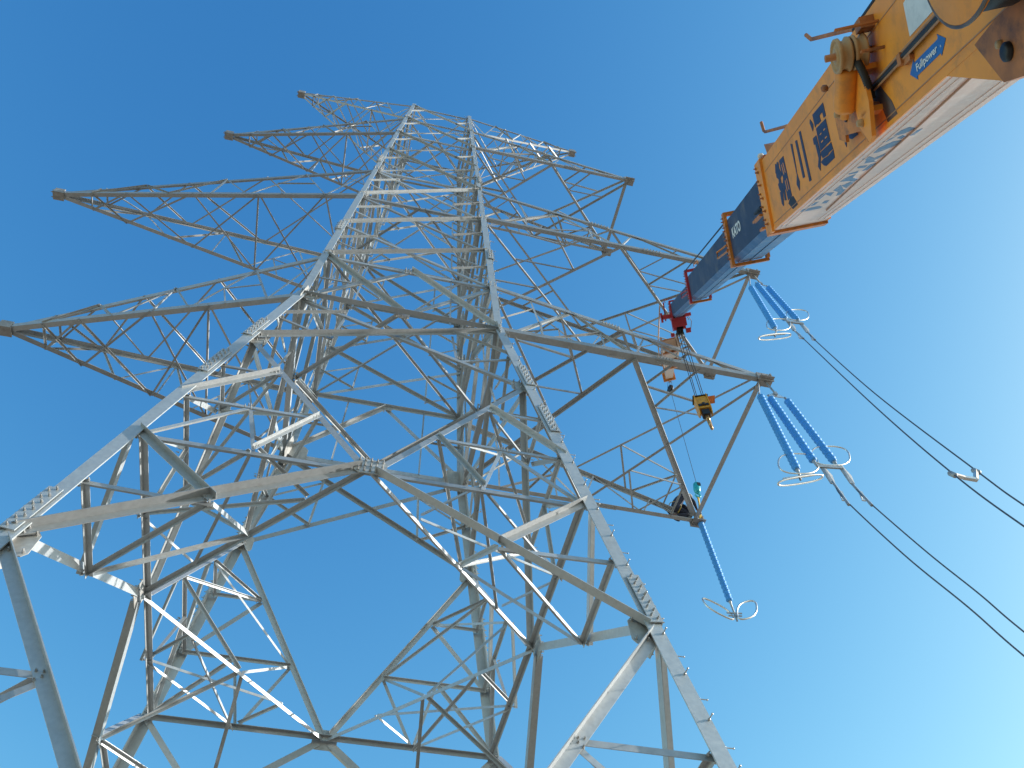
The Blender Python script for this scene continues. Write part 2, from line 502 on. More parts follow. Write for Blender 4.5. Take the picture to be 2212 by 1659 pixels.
# hip bracing and plan bracing at the big diamond ---------------------------
up = V((0, 0, 1))
MID = {f: fp(f, 0, zl['N']) for f in 'flrb'}
for fa, sa, fb, sb, k in (('f', -1, 'l', -1, 'A'), ('f', 1, 'r', -1, 'B'), ('b', -1, 'l', 1, 'C'), ('b', 1, 'r', 1, 'D')):
    A0, B0 = MID[fa], MID[fb]
    Q = lerp(A0, B0, 0.5)
    inw = V((-Q.x, -Q.y, 0)).normalized()
    def H(nm, p, q, wd, out=False, zo=0.0):
        p, q = V(p), V(q)
        d = (q - p).normalized()
        a = up if abs(d.z) < 0.8 else V((1, 0, 0))
        sgn = -1 if random.random() < 0.6 else 1
        member(nm, p, q, wd, -a, inw * sgn, trim=0.08, off=(0, 0, zo))
    H('plan_brace', A0, B0, 0.10, zo=-0.03)
    Pa, Pb = fp(fa, sa * 0.53, -10.45), fp(fb, sb * 0.53, -10.45)
    H('secondary_brace', Pa, Pb, 0.085)
    H('secondary_brace', Pa, Q, 0.085)
    H('secondary_brace', Pb, Q, 0.075)
    d1a, d1b = fp(fa, sa * 0.305, -6.88), fp(fb, sb * 0.305, -6.88)
    d2a, d2b = fp(fa, sa * 0.64, -5.17), fp(fb, sb * 0.64, -5.17)
    H('secondary_brace', d1a, Q, 0.07)
    H('secondary_brace', d1b, Q, 0.07)
    H('secondary_brace', d2a, d2b, 0.07)
    H('secondary_brace', d1b, d2a, 0.065)
    H('secondary_brace', d1a, d2b, 0.065)
    na, nb_ = fp(fa, sa * 0.51, zl['N']), fp(fb, sb * 0.51, zl['N'])
    q1, q2 = lerp(B0, Q, 0.5), lerp(A0, Q, 0.5)
    H('plan_brace', na, nb_, 0.07, zo=0.02)
    H('plan_brace', nb_, q1, 0.065, zo=0.05)
    H('plan_brace', nb_, q2, 0.065, zo=0.08)
    H('plan_brace', na, q1, 0.065, zo=-0.09)
    H('plan_brace', na, q2, 0.065, zo=0.11)
    # lower hip
    H('secondary_brace', fp(fa, sa * 0.622, -14.5), fp(fb, sb * 0.622, -14.5), 0.085)
    # plan diamond at the waist and at the arm levels
    for nm, wd in (('W', 0.11), ('W3', 0.08), ('W6', 0.07)):
        H('plan_brace', fp(fa, 0, zl[nm]), fp(fb, 0, zl[nm]), wd, zo=-0.06)
for nm in ('W1', 'W4', 'W7', 'W8'):
    h = half(zl[nm])
    for s in (-1, 1):
        member('plan_brace', (-h, -s * h * ASP, zl[nm] - 0.05 * s), (h, s * h * ASP, zl[nm] - 0.05 * s), 0.08, (0, 0, -1), (1, 0, 0), trim=0.1)
# gusset plates -------------------------------------------------------------
def gusset(face, u, z, wu, hz, lay=0.0, shape=None, nbx=3, nbz=3, mt='plate', name='gusset_plate'):
    c = fp(face, u, z); nr = fn(face, z)
    ax = V((0, 0, 1)); ax = (ax - nr * ax.dot(nr)).normalized()
    au = ax.cross(nr)
    pr = shape or [(-1, -0.7), (-0.7, -1), (0.7, -1), (1, -0.7), (1, 0.7), (0.7, 1), (-0.7, 1), (-1, 0.7)]
    m = MB()
    m.prism([au * (x * wu / 2) + ax * (y * hz / 2) for x, y in pr], R(c + nr * lay), nr * 0.016)
    o = m.build(name, mt, tower)
    for i in range(nbx):
        for j in range(nbz):
            if nbx < 2 or nbz < 2:
                continue
            q = c + au * wu * 0.36 * (2 * i / (nbx - 1) - 1) + ax * hz * 0.36 * (2 * j / (nbz - 1) - 1) + nr * (lay + 0.016)
            bolts.hexbolt(R(q), nr, 0.026, 0.08)
    return o
for face in 'flrb':
    gusset(face, 0, zl['N'], 0.62, 0.5, 0.05, None, 5, 3)
    gusset(face, 0, zl['Z'], 0.6, 0.5, 0.05, None, 3, 3)
    gusset(face, 0, zl['W'], 0.45, 0.34, -0.06, None, 3, 2)
    gusset(face, 0, zl['W1'], 0.4, 0.28, -0.055, None, 3, 2)
    for s in (-1, 1):
        gusset(face, s * 0.93, zl['W'] - 0.05, 0.62 if face == 'f' else 0.85, 0.5 if face == 'f' else 0.8, 0.052 if face == 'f' else -0.06, None, 4, 3)
        gusset(face, s * 0.95, zl['X'], 0.42, 0.5, -0.05, None, 2, 3)
        gusset(face, s * 0.97, zl['L0'], 0.45, 0.6, -0.05, None, 2, 2)
        for nm in ('W1', 'W3', 'W4', 'W6', 'W7'):
            gusset(face, s * 0.97, zl[nm], 0.34, 0.26, 0.04, None, 3, 2)
# crossarms -------------------------------------------------------------------
def chord(arm, p0, p1, wd, a, b):
    m = MB()
    m.angle(R(p0), R(p1), wd, a, b)
    m.build('chord', 'armsteel', arm)
def arm_root(label, p):
    o = bpy.data.objects.new('crossarm', None)
    COL.objects.link(o)
    o.location = R(p)
    o.parent = tower
    o['label'] = label
    return o
def armbrace(arm, p, q, wd, a=None, name='arm_brace', zo=0.0):
    p, q = V(p), V(q)
    d = (q - p).normalized()
    a = a or V((0, 0, -1))
    if abs(d.dot(V(a))) > 0.9:
        a = V((0, 1, 0))
    b = d.cross(V(a))
    if random.random() < 0.5: b = -b
    o = member(name, p, q, wd, a, b, 'armsteel', arm, off=(0, 0, zo))
    return o
def left_arm(zl_, zu_, tip, tb, tt, w1, w2, label, sgn=-1):
    hl, hu = half(zl_), half(zu_)
    T = V(tip)
    c = {}
    arm = arm_root(label, (sgn * hl, 0, zl_))
    for s, nm in ((-1, 'n'), (1, 'f')):
        lo0 = V((sgn * hl, s * hl * ASP, zl_)); lo1 = T + V((0, s * 0.10, -0.02))
        hi0 = V((sgn * hu, s * hu * ASP, zu_)); hi1 = T + V((-sgn * 0.15, s * 0.10, 0.16))
        c['l' + nm] = (lo1, lo0); c['u' + nm] = (hi1, hi0)
        chord(arm, lo0, lo1, w1, (0, -s, 0), (0, 0, 1))
        chord(arm, hi0, hi1, w2, (0, -s, 0), (0, 0, -1))
    tp = MB()
    tp.box(R(T + V((sgn * 0.04, -0.15, 0.06))), (0.34, 0, 0), (0, 0.03, 0), (0, 0, 0.30))
    tp.box(R(T + V((sgn * 0.04, 0.15, 0.06))), (0.34, 0, 0), (0, 0.03, 0), (0, 0, 0.30))
    tp.box(R(T + V((sgn * 0.03, 0, -0.09))), (0.38, 0, 0), (0, 0.34, 0), (0, 0, 0.03))
    tp.box(R(T + V((sgn * 0.20, 0, 0.05))), (0.03, 0, 0), (0, 0.30, 0), (0, 0, 0.30))
    for yy in (-0.1, 0.1):
        for zz in (-0.05, 0.12):
            tp.hexbolt(R(T + V((sgn * 0.215, yy, zz))), (sgn, 0, 0), 0.03, 0.08)
    tp.build('arm_tip', 'tip', arm)
    P = lambda k, t: lerp(c[k][0], c[k][1], t)
    # bottom and top lattices
    for kk, ts, wd in (('l', tb, 0.06), ('u', tt, 0.055)):
        armbrace(arm, P(kk + 'n', ts[0]), P(kk + 'f', ts[0]), wd, V((0, 0, -1)))
        for i in range(len(ts) - 1):
            armbrace(arm, P(kk + 'n', ts[i]), P(kk + 'f', ts[i + 1]), wd, V((-sgn, 0, 0)) , zo=0.01)
            armbrace(arm, P(kk + 'f', ts[i]), P(kk + 'n', ts[i + 1]), wd, V((-sgn, 0, 0)), zo=-0.014)
    armbrace(arm, P('ln', tb[3]), P('lf', tb[3]), 0.07, V((0, 0, -1)), zo=0.03)
    # side lattices
    for nm in 'nf':
        seq = [('l', tb[0]), ('u', tt[1]), ('l', 0.36), ('u', 0.5), ('l', 0.62), ('u', 0.76), ('l', 0.88), ('u', 1.0)]
        armbrace(arm, P('l' + nm, tb[0]), P('u' + nm, tb[0]), 0.05)
        for i in range(len(seq) - 1):
            armbrace(arm, P(seq[i][0] + nm, seq[i][1]), P(seq[i + 1][0] + nm, seq[i + 1][1]), 0.055)
        armbrace(arm, P('u' + nm, 0.5), P('l' + nm, 0.5), 0.05)
        mid = lerp(P('l' + nm, 0.62), P('u' + nm, 0.76), 0.5)
        armbrace(arm, mid, P('l' + nm, 0.74), 0.045)
        armbrace(arm, mid, lerp(P('u' + nm, 0.76), P('l' + nm, 0.88), 0.5), 0.045)
    return arm
left_arm(zl['W'], zl['W1'], (-10.93, 0, 0), [0.124, 0.25, 0.49, 0.69, 1.0], [0.13, 0.26, 0.4, 0.64, 1.0], 0.16, 0.14, 'lowest pointed crossarm on the left side')
left_arm(zl['W3'], zl['W4'], (-13.12, 0, zl['W3']), [0.107, 0.22, 0.44, 0.66, 0.88, 1.0], [0.12, 0.245, 0.38, 0.63, 1.0], 0.15, 0.13, 'longest pointed crossarm on the left side')
left_arm(zl['W6'], zl['W7'], (-9.36, 0, zl['W6']), [0.12, 0.25, 0.48, 0.70, 1.0], [0.13, 0.27, 0.42, 0.66, 1.0], 0.125, 0.11, 'uppermost conductor crossarm on the left side')
left_arm(zl['W7'], zl['W8'], (-7.58, 0, 26.2), [0.12, 0.25, 0.45, 0.68, 1.0], [0.13, 0.27, 0.42, 0.66, 1.0], 0.08, 0.07, 'topmost earth wire arm pointing left')
left_arm(zl['W7'], zl['W8'], (7.58, 0, 26.2), [0.12, 0.25, 0.45, 0.68, 1.0], [0.13, 0.27, 0.42, 0.66, 1.0], 0.08, 0.07, 'topmost earth wire arm pointing right', 1)
def right_arm(zl_, zu_, xt, yt, w1, w2, label):
    hl, hu = half(zl_), half(zu_)
    c = {}
    arm = arm_root(label, (hl, 0, zl_))
    for s, nm in ((-1, 'n'), (1, 'f')):
        lo0 = V((hl, s * hl * ASP, zl_)); lo1 = V((xt, s * yt, zl_ - 0.02))
        hi0 = V((hu, s * hu * ASP, zu_)); hi1 = V((xt - 0.15, s * yt, zl_ + 0.18))
        c['l' + nm] = (lo0, lo1); c['u' + nm] = (hi0, hi1)
        chord(arm, lo0 + V((0, s * 0.08, 0)), lo1 + V((0, s * 0.08, 0)), w1, (0, -s, 0), (0, 0, 1))
        chord(arm, hi0 + V((0, s * 0.07, 0)), hi1 + V((0, s * 0.07, 0)), w2, (0, -s, 0), (0, 0, -1))
    P = lambda k, t: lerp(c[k][0], c[k][1], t)
    for s, nm in ((-1, 'n'), (1, 'f')):
        T = V((xt, s * yt, zl_))
        tp = MB()
        tp.box(R(T + V((0, s * 0.10, 0.03))), (0.5, 0, 0), (0, 0.03, 0), (0, 0, 0.34))
        tp.box(R(T + V((0.02, s * 0.02, -0.07))), (0.44, 0, 0), (0, 0.4, 0), (0, 0, 0.025))
        tp.box(R(T + V((0.18, s * 0.02, 0.05))), (0.03, 0, 0), (0, 0.3, 0), (0, 0, 0.25))
        for xx in (-0.15, 0.0, 0.15):
            tp.hexbolt(R(T + V((xx, s * 0.115, 0.0))), (0, s, 0), 0.03, 0.09)
            tp.hexbolt(R(T + V((xx * 0.8, 0.05 * s, -0.083))), (0, 0, -1), 0.03, 0.07)
        tp.build('arm_tip', 'tip', arm)
        # splice covers with bolts
        for kk, t in (('l', 0.58), ('u', 0.42)):
            sp = MB()
            p0, p1 = P(kk + nm, t), P(kk + nm, t + 0.07)
            sg = 1 if kk == 'l' else -1
            e = V((0, s * (0.092 if kk == 'l' else 0.082), -0.012 * sg))
            sp.angle(R(p0 + e), R(p1 + e), (w1 if kk == 'l' else w2) * 0.85, (0, -s, 0), (0, 0, sg), 0.012)
            for i in range(6):
                q = lerp(p0, p1, (i + 0.5) / 6) + e
                sp.hexbolt(R(q + V((0, s * 0.006, sg * 0.07))), (0, s, 0), 0.02, 0.06)
                sp.hexbolt(R(q + V((0, -s * 0.08, 0))), (0, 0, -sg), 0.02, 0.06)
            sp.build('splice_plate', 'armsteel', arm)
    armbrace(arm, P('ln', 1.0) + V((-0.05, 0, 0.02)), P('lf', 1.0) + V((-0.05, 0, 0.02)), 0.15, V((0, 0, 1)), 'end_beam')
    for kk, wd, wd2, zz in (('l', 0.115, 0.09, 0.0), ('u', 0.09, 0.08, 0.0)):
        X = V((-1, 0, 0))
        armbrace(arm, P(kk + 'n', 0.5), P(kk + 'f', 0.0), wd, X, zo=zz + 0.01)
        armbrace(arm, P(kk + 'n', 0.5), P(kk + 'f', 1.0), wd, X, zo=zz + 0.01)
        armbrace(arm, P(kk + 'f', 0.5), P(kk + 'n', 0.0), wd2, X, zo=zz - 0.02)
        armbrace(arm, P(kk + 'f', 0.5), P(kk + 'n', 1.0), wd2, X, zo=zz - 0.02)
        mA = lerp(P(kk + 'n', 0.5), P(kk + 'f', 0.0), 0.5)
        mB = lerp(P(kk + 'n', 0.5), P(kk + 'f', 1.0), 0.5)
        mNA = lerp(P(kk + 'n', 0.5), P(kk + 'f', 0.0), 0.28)
        mNB = lerp(P(kk + 'n', 0.5), P(kk + 'f', 1.0), 0.28)
        mFA = lerp(P(kk + 'f', 0.5), P(kk + 'n', 0.0), 0.28)
        mFB = lerp(P(kk + 'f', 0.5), P(kk + 'n', 1.0), 0.28)
        mFC = lerp(P(kk + 'n', 0.5), P(kk + 'f', 1.0), 0.76)
        rootmid = (P(kk + 'n', 0) + P(kk + 'f', 0)) / 2
        armbrace(arm, mNA, P(kk + 'n', 0.26), 0.065, X, zo=zz + 0.03)
        armbrace(arm, mNA, lerp(P(kk + 'f', 0.5), P(kk + 'n', 0.0), 0.72), 0.065, X, zo=zz + 0.03)
        armbrace(arm, mNB, P(kk + 'n', 0.75), 0.06, X, zo=zz + 0.03)
        armbrace(arm, mNB, lerp(P(kk + 'f', 0.5), P(kk + 'n', 1.0), 0.72), 0.06, X, zo=zz + 0.03)
        armbrace(arm, mFB, P(kk + 'f', 0.72), 0.06, X, zo=zz + 0.03)
        armbrace(arm, mFB, mFC, 0.06, X, zo=zz + 0.03)
        armbrace(arm, mFC, P(kk + 'f', 0.74), 0.06, X, zo=zz + 0.03)
        armbrace(arm, mFC, P(kk + 'f', 0.88), 0.055, X, zo=zz + 0.04)
        armbrace(arm, mFA, P(kk + 'f', 0.26), 0.06, X, zo=zz + 0.03)
        if kk == 'l':
            armbrace(arm, mA, rootmid, 0.08, V((0, 0, -1)), zo=zz + 0.05)
    for nm in 'nf':
        L = lambda t: P('l' + nm, t)
        U = lambda t: P('u' + nm, t)
        armbrace(arm, L(0.0) + V((0.3, 0, 0)), U(0.30), 0.09, V((0, 0, 1)))
        armbrace(arm, U(0.30), L(0.5), 0.07)
        armbrace(arm, L(0.5), U(0.58), 0.06)
        armbrace(arm, U(0.58), L(0.76), 0.055)
        armbrace(arm, L(0.76), U(0.82), 0.05)
        armbrace(arm, U(0.82), L(0.92), 0.05)
        d1 = lerp(L(0.03), U(0.30), 0.5); d2 = lerp(U(0.30), L(0.5), 0.5)
        armbrace(arm, d1, U(0.15), 0.055)
        armbrace(arm, d1, L(0.16), 0.055)
        armbrace(arm, L(0.16), d2, 0.06)
        armbrace(arm, d2, L(0.4), 0.055)
    return arm
right_arm(zl['W'], zl['W1'], 10.95, 2.95, 0.165, 0.14, 'lowest wide crossarm on the right where the worker crouches')
right_arm(zl['W3'], zl['W4'], 13.10, 2.42, 0.155, 0.13, 'longest wide crossarm on the right behind the crane boom')
right_arm(zl['W6'], zl['W7'], 9.38, 1.88, 0.125, 0.11, 'uppermost wide conductor crossarm on the right')
bolts.build('bolts', 'bolt', tower, 'stuff')
for k in LEGS:
    q = legpt(k, -22.6)
    m = MB()
    m.lathe((q.x, q.y, -0.4), (0, 0, 1), [(0, 0.7), (0.75, 0.6), (0.8, 0.55)], 20)
    m.build('footing', 'concrete', tower)
#CRANE
POLY = {
    'chuan1': [(-18.296, 0.600), (-18.364, 0.578), (-18.345, 0.275), (-18.384, 0.179), (-18.320, 0.100), (-18.248, 0.183), (-18.323, 0.265)],
    'chuan2': [(-18.493, 0.572), (-18.568, 0.563), (-18.611, 0.173), (-18.531, 0.178)],
    'chuan3': [(-18.691, 0.607), (-18.757, 0.600), (-18.819, 0.091), (-18.741, 0.095)],
    'yun_dot': [(-19.145, 0.595), (-19.215, 0.526), (-19.204, 0.500), (-19.163, 0.473), (-19.114, 0.570)],
    'yun_crown': [(-19.247, 0.606), (-19.620, 0.598), (-19.636, 0.474), (-19.565, 0.478), (-19.553, 0.534), (-19.481, 0.535), (-19.452, 0.532), (-19.467, 0.479), (-19.367, 0.480), (-19.312, 0.492), (-19.257, 0.482)],
    'yun_body': [(-19.279, 0.466), (-19.612, 0.456), (-19.636, 0.251), (-19.287, 0.252)],
    'yun_low': [(-19.292, 0.243), (-19.645, 0.235), (-19.664, 0.169), (-19.525, 0.173), (-19.492, 0.163), (-19.315, 0.177), (-19.287, 0.213)],
    'yun_walk': [(-19.121, 0.418), (-19.240, 0.414), (-19.252, 0.393), (-19.273, 0.217), (-19.229, 0.171), (-19.178, 0.095), (-19.122, 0.149), (-19.188, 0.211), (-19.168, 0.349), (-19.122, 0.357)],
    'yun_sweep': [(-19.234, 0.163), (-19.349, 0.167), (-19.498, 0.153), (-19.669, 0.163), (-19.665, 0.091), (-19.382, 0.089), (-19.309, 0.112), (-19.260, 0.146)],
    'slit0': [(-19.367, 0.386), (-19.422, 0.387), (-19.423, 0.378), (-19.368, 0.377)],
    'slit1': [(-19.499, 0.389), (-19.557, 0.389), (-19.558, 0.380), (-19.500, 0.380)],
    'slit2': [(-19.365, 0.317), (-19.431, 0.318), (-19.432, 0.308), (-19.367, 0.307)],
    'slit3': [(-19.499, 0.316), (-19.561, 0.316), (-19.563, 0.306), (-19.500, 0.307)],
    'slit4': [(-19.518, 0.244), (-19.627, 0.242), (-19.629, 0.233), (-19.519, 0.235)],
    'xi_a': [(-17.494, 0.596), (-17.545, 0.572), (-17.586, 0.593), (-17.650, 0.572), (-17.639, 0.505), (-17.713, 0.414), (-17.611, 0.400), (-17.621, 0.347), (-17.733, 0.299), (-17.699, 0.133), (-17.618, 0.146), (-17.647, 0.302), (-17.544, 0.108), (-17.512, 0.104), (-17.465, 0.144), (-17.472, 0.273), (-17.527, 0.269), (-17.473, 0.307), (-17.453, 0.369), (-17.511, 0.373), (-17.523, 0.409), (-17.445, 0.449), (-17.453, 0.495), (-17.428, 0.501)],
    'xi_b': [(-17.697, 0.578), (-17.915, 0.574), (-17.968, 0.125), (-17.769, 0.115), (-17.766, 0.224), (-17.672, 0.322), (-17.738, 0.374), (-17.699, 0.443)],
    'xslit0': [(-17.772, 0.514), (-17.794, 0.511), (-17.819, 0.395), (-17.797, 0.398)],
    'xslit1': [(-17.843, 0.517), (-17.864, 0.514), (-17.892, 0.398), (-17.871, 0.401)],
    'xslit2': [(-17.801, 0.330), (-17.822, 0.327), (-17.835, 0.207), (-17.814, 0.209)],
    'xslit3': [(-17.874, 0.333), (-17.895, 0.331), (-17.919, 0.207), (-17.898, 0.209)],
    'shu': [(-20.053, 0.189), (-20.324, 0.128), (-20.365, 0.094), (-20.203, 0.101), (-20.150, 0.120), (-20.090, 0.162), (-20.028, 0.084), (-20.003, 0.124)],
    'arrow': [(-22.034, 0.215), (-22.133, 0.150), (-22.130, 0.143), (-22.044, 0.080), (-22.040, 0.098), (-21.655, 0.098), (-21.655, 0.074), (-21.550, 0.144), (-21.560, 0.153), (-21.639, 0.209), (-21.642, 0.188), (-22.025, 0.186), (-22.038, 0.192)],
    'white': [(-21.650, 0.576), (-21.655, 0.357), (-22.101, 0.354), (-22.102, 0.393), (-22.199, 0.451), (-21.905, 0.590), (-21.701, 0.583)],
    'smear': [(-20.602, 0.314), (-21.053, 0.260), (-21.050, 0.211), (-21.214, 0.075), (-21.347, 0.069), (-21.163, 0.067), (-20.971, 0.072), (-21.102, 0.128), (-20.859, 0.235)],
    'plate': [(-22.012, -0.059), (-22.748, -0.326), (-22.773, -0.357), (-22.886, -0.382), (-22.994, -0.098), (-22.815, -0.049), (-22.565, -0.049)],
    'plate_bolt': [(-20.861, 0.060), (-20.682, 0.229)],
    'u1': [(-17.810, 0.092), (-17.945, 0.087), (-17.964, 0.258), (-17.864, 0.316), (-17.784, 0.310), (-17.776, 0.168)],
    'u2': [(-18.088, 0.112), (-18.246, 0.116), (-18.257, 0.186), (-18.083, 0.179)],
    'u3': [(-18.094, 0.250), (-18.237, 0.247), (-18.227, 0.298), (-18.057, 0.309)],
    'u4': [(-18.420, 0.098), (-18.710, 0.105), (-18.663, 0.232), (-18.470, 0.244), (-18.625, 0.157), (-18.385, 0.154)],
    'u5': [(-18.765, 0.198), (-18.998, 0.204), (-18.691, 0.317), (-18.710, 0.334), (-18.441, 0.354), (-18.401, 0.317), (-18.616, 0.283)],
    'u6': [(-18.946, 0.225), (-19.058, 0.282), (-19.002, 0.328), (-18.756, 0.322)],
    'u7': [(-19.177, 0.148), (-19.316, 0.168), (-19.411, 0.232), (-19.251, 0.243), (-19.143, 0.331), (-19.024, 0.321), (-19.126, 0.242)],
    'u8': [(-19.489, 0.141), (-19.542, 0.215), (-19.442, 0.230), (-19.450, 0.152)],
    'u9': [(-19.706, 0.155), (-19.749, 0.169), (-19.719, 0.238), (-19.631, 0.244), (-19.654, 0.176)],
    'u10': [(-19.492, 0.257), (-19.726, 0.262), (-19.740, 0.312), (-19.495, 0.305)],
    'u11': [(-20.012, 0.105), (-20.078, 0.150), (-19.970, 0.221), (-20.076, 0.278), (-19.989, 0.292), (-19.875, 0.244), (-19.811, 0.290), (-19.820, 0.181), (-19.971, 0.156)],
    'u12': [(-20.181, 0.144), (-20.349, 0.142), (-20.478, 0.209), (-20.462, 0.274), (-20.334, 0.281), (-20.279, 0.262), (-20.218, 0.220), (-20.174, 0.183)],
    'u13': [(-20.532, 0.108), (-20.594, 0.142), (-20.654, 0.175), (-20.576, 0.165), (-20.508, 0.140)],
    'u14': [(-20.570, 0.203), (-20.636, 0.227), (-20.585, 0.268), (-20.506, 0.260)],
    'u15': [(-20.677, 0.144), (-20.811, 0.157), (-20.862, 0.196), (-20.805, 0.261), (-20.763, 0.265), (-20.680, 0.224), (-20.670, 0.181)],
    'u16': [(-20.562, 0.300), (-20.700, 0.310), (-20.729, 0.339), (-20.677, 0.341), (-20.555, 0.337)],
    'boltsmear': [(-17.756, 0.082), (-17.891, 0.129), (-18.023, 0.108), (-18.144, -0.007), (-17.918, -0.018)],
}

# ------------------------------------------------------------------ crane boom
BS = 0.945
BO = V((7.883, -3.758, 1.032 + Z0))
BD = V((0.2385177, 0.51800317, 0.82145117)).normalized()
BSx = V((0.90833311, -0.41824748, 0.0)).normalized()
BN = BSx.cross(BD).normalized()
def BP(t, s, n):
    return BO + (BD * t + BSx * s + BN * n) * BS
boom = thing('crane_boom', 'orange and blue telescopic crane boom reaching in from the upper right corner', 'crane boom', tuple(BP(-27.9, 0.32, 0.2)))
def bbox(m, t0, t1, s0, s1, n0, n1, mi=0):
    m.prism([BP(t0, s0, n0) - BO, BP(t0, s1, n0) - BO, BP(t0, s1, n1) - BO, BP(t0, s0, n1) - BO], BO, (BP(t1, 0, 0) - BP(t0, 0, 0)), mi)
def flat(m, poly, s, depth=0.008, mi=0):
    """polygon in (t, n) on the boom's left side, its outer face at offset s"""
    m.prism([BP(t, s, n) - BO for t, n in poly], BO, BSx * (depth * BS), mi)
def flat_under(m, poly, n, mi=0):
    m.prism([BP(t, s, n) - BO for t, s in poly], BO, BN * 0.003, mi)
# base section: painted box with a pale underside
m = MB()
pr = [(0, -0.04), (0.64, -0.04), (0.64, 0.80), (0, 0.80)]
def section(m, prof, t0, t1, mis):
    n_ = len(prof)
    vs = [BP(t0, *p) for p in prof] + [BP(t1, *p) for p in prof]
    for i in range(n_):
        j = (i + 1) % n_
        m.add([vs[i], vs[j], vs[n_ + j], vs[n_ + i]], [(0, 1, 2, 3)], mis[i])
    m.add(vs[:n_], [tuple(range(n_))], mis[-1])
    m.add(vs[n_:], [tuple(range(n_))], mis[-1])
section(m, pr, -28.2, -16.62, [1, 0, 0, 0])
base = m.build('base_section', ['orange', 'under'], boom)
m = MB()
for nn, hh in ((0.645, 0.006), (0.015, 0.008)):
    bbox(m, -28.0, -16.9, -0.004, 0.0, nn, nn + hh)
m.build('weld_seam', 'rod', base, 'stuff')
m = MB()
bbox(m, -28.0, -16.9, -0.014, 0.0, -0.055, -0.02)
m.build('bottom_flange', 'orange', base, 'stuff')
m = MB()
m.tube([BP(-17.6, 0.425, -0.05), BP(-19.2, 0.33, -0.052), BP(-20.9, 0.255, -0.05), BP(-22.4, 0.17, -0.05)], 0.008, 6)
m.build('cable', 'rod', base)
for t0, t1, s0, s1 in ((-27.9, -16.9, 0.06, 0.075), (-27.9, -16.9, 0.12, 0.128), (-27.9, -16.9, 0.50, 0.512), (-27.9, -16.9, 0.57, 0.58)):
    m = MB()
    bbox(m, t0, t1, s0, s1, -0.046, -0.03)
    m.build('weld_rib', 'under', base)
# telescoping sections
def tele(name, s0, s1, n0, n1, t0, t1, lab):
    c_ = 0.075
    prof = [(s0, n1), (s0, n0 + c_), (s0 + c_, n0), (s1 - c_, n0), (s1, n0 + c_), (s1, n1), (s1 - 0.05, n1 + 0.03), (s0 + 0.05, n1 + 0.03)]
    m = MB()
    section(m, prof, t0, t1, [0, 1, 1, 1, 0, 0, 0, 0])
    o = m.build(name, ['blue', 'bluelow'], boom)
    o['label'] = lab
    m = MB()
    bbox(m, t0 + 0.2, t1, (s0 + s1) / 2 - 0.012, (s0 + s1) / 2 + 0.012, n0 - 0.012, n0 + 0.004)
    bbox(m, t0 + 0.2, t1, s0 + c_ - 0.006, s0 + c_ + 0.012, n0 - 0.006, n0 + 0.004)
    m.build('grease_track', 'bluelow', o, 'stuff')
    return o
sec2 = tele('boom_section', 0.05, 0.57, 0.02, 0.71, -17.0, -13.3, 'widest dark blue boom section with white lettering')
sec3 = tele('boom_section', 0.085, 0.53, 0.07, 0.65, -13.5, -6.1, 'long middle blue boom section')
sec4 = tele('boom_section', 0.105, 0.47, 0.08, 0.52, -6.3, 0.25, 'narrowest blue boom section at the tip')
def collar(t, s0, s1, n0, n1, w_, th, mt, mt2):
    m = MB()
    bbox(m, t - w_, t + 0.03, s0 - th, s0 + 0.005, n0 - th * 0.8, n1)
    c_ = m.build('section_collar', mt, boom)
    m = MB(); bbox(m, t - w_ * 0.5, t + 0.035, s0 - th * 1.02, s1 + th, n0 - th, n0 + 0.004); m.build('wear_bar', mt2, c_)
    m = MB(); bbox(m, t - w_, t + 0.028, s1, s1 + th, n0, n1); m.build('side_bar', mt, c_)
    m = MB(); bbox(m, t - w_, t + 0.026, s0 - th, s1 + th, n1, n1 + th); m.build('top_bar', mt, c_)
    m = MB()
    for k in range(5):
        q = BP(t - w_ * 0.5, s0 - th, n0 + (n1 - n0) * (0.12 + 0.19 * k))
        m.hexbolt(q, -BSx, 0.016, 0.04)
        m.hexbolt(BP(t - w_ * 0.2, s0 - th, n0 + (n1 - n0) * (0.2 + 0.19 * k)), -BSx, 0.014, 0.03)
    m.build('collar_bolts', 'rust', c_, 'stuff')
    return c_
c1 = collar(-16.55, 0.0, 0.64, -0.045, 0.80, 0.30, 0.03, 'orange', 'orange2')
c2 = collar(-13.25, 0.05, 0.57, 0.005, 0.80, 0.16, 0.045, 'orange2', 'orange2')
c3 = collar(-6.1, 0.085, 0.52, 0.04, 0.78, 0.20, 0.05, 'red', 'orange2')
c4 = collar(0.05, 0.105, 0.47, 0.07, 0.60, 0.20, 0.04, 'red', 'red')
# little hooks and pads beside the collars
for (t, n_, L, mt, par, s0) in ((-16.1, 0.22, 0.34, 'orange2', c1, -0.02), (-16.0, 0.34, 0.30, 'black', c1, 0.03), (-16.35, 0.05, 0.12, 'orange2', c1, -0.02)):
    m = MB(); bbox(m, t - L * 1.0, t + L * 0.5, s0 - 0.04, s0 + 0.005, n_ - 0.014, n_ + 0.014); m.build('guide_pin', mt, par)
def loop(t, n_, dt, dn, s0, mt, par):
    m = MB()
    m.tube([BP(t, s0, n_), BP(t + dt, s0 - 0.06, n_), BP(t + dt, s0 - 0.06, n_ - dn), BP(t, s0, n_ - dn)], 0.016, 6)
    m.build('rope_guard', mt, par)
loop(-13.25, 0.34, 0.75, 0.10, 0.0, 'orange2', c2)
loop(-6.1, 0.36, 0.95, 0.10, 0.03, 'red', c3)
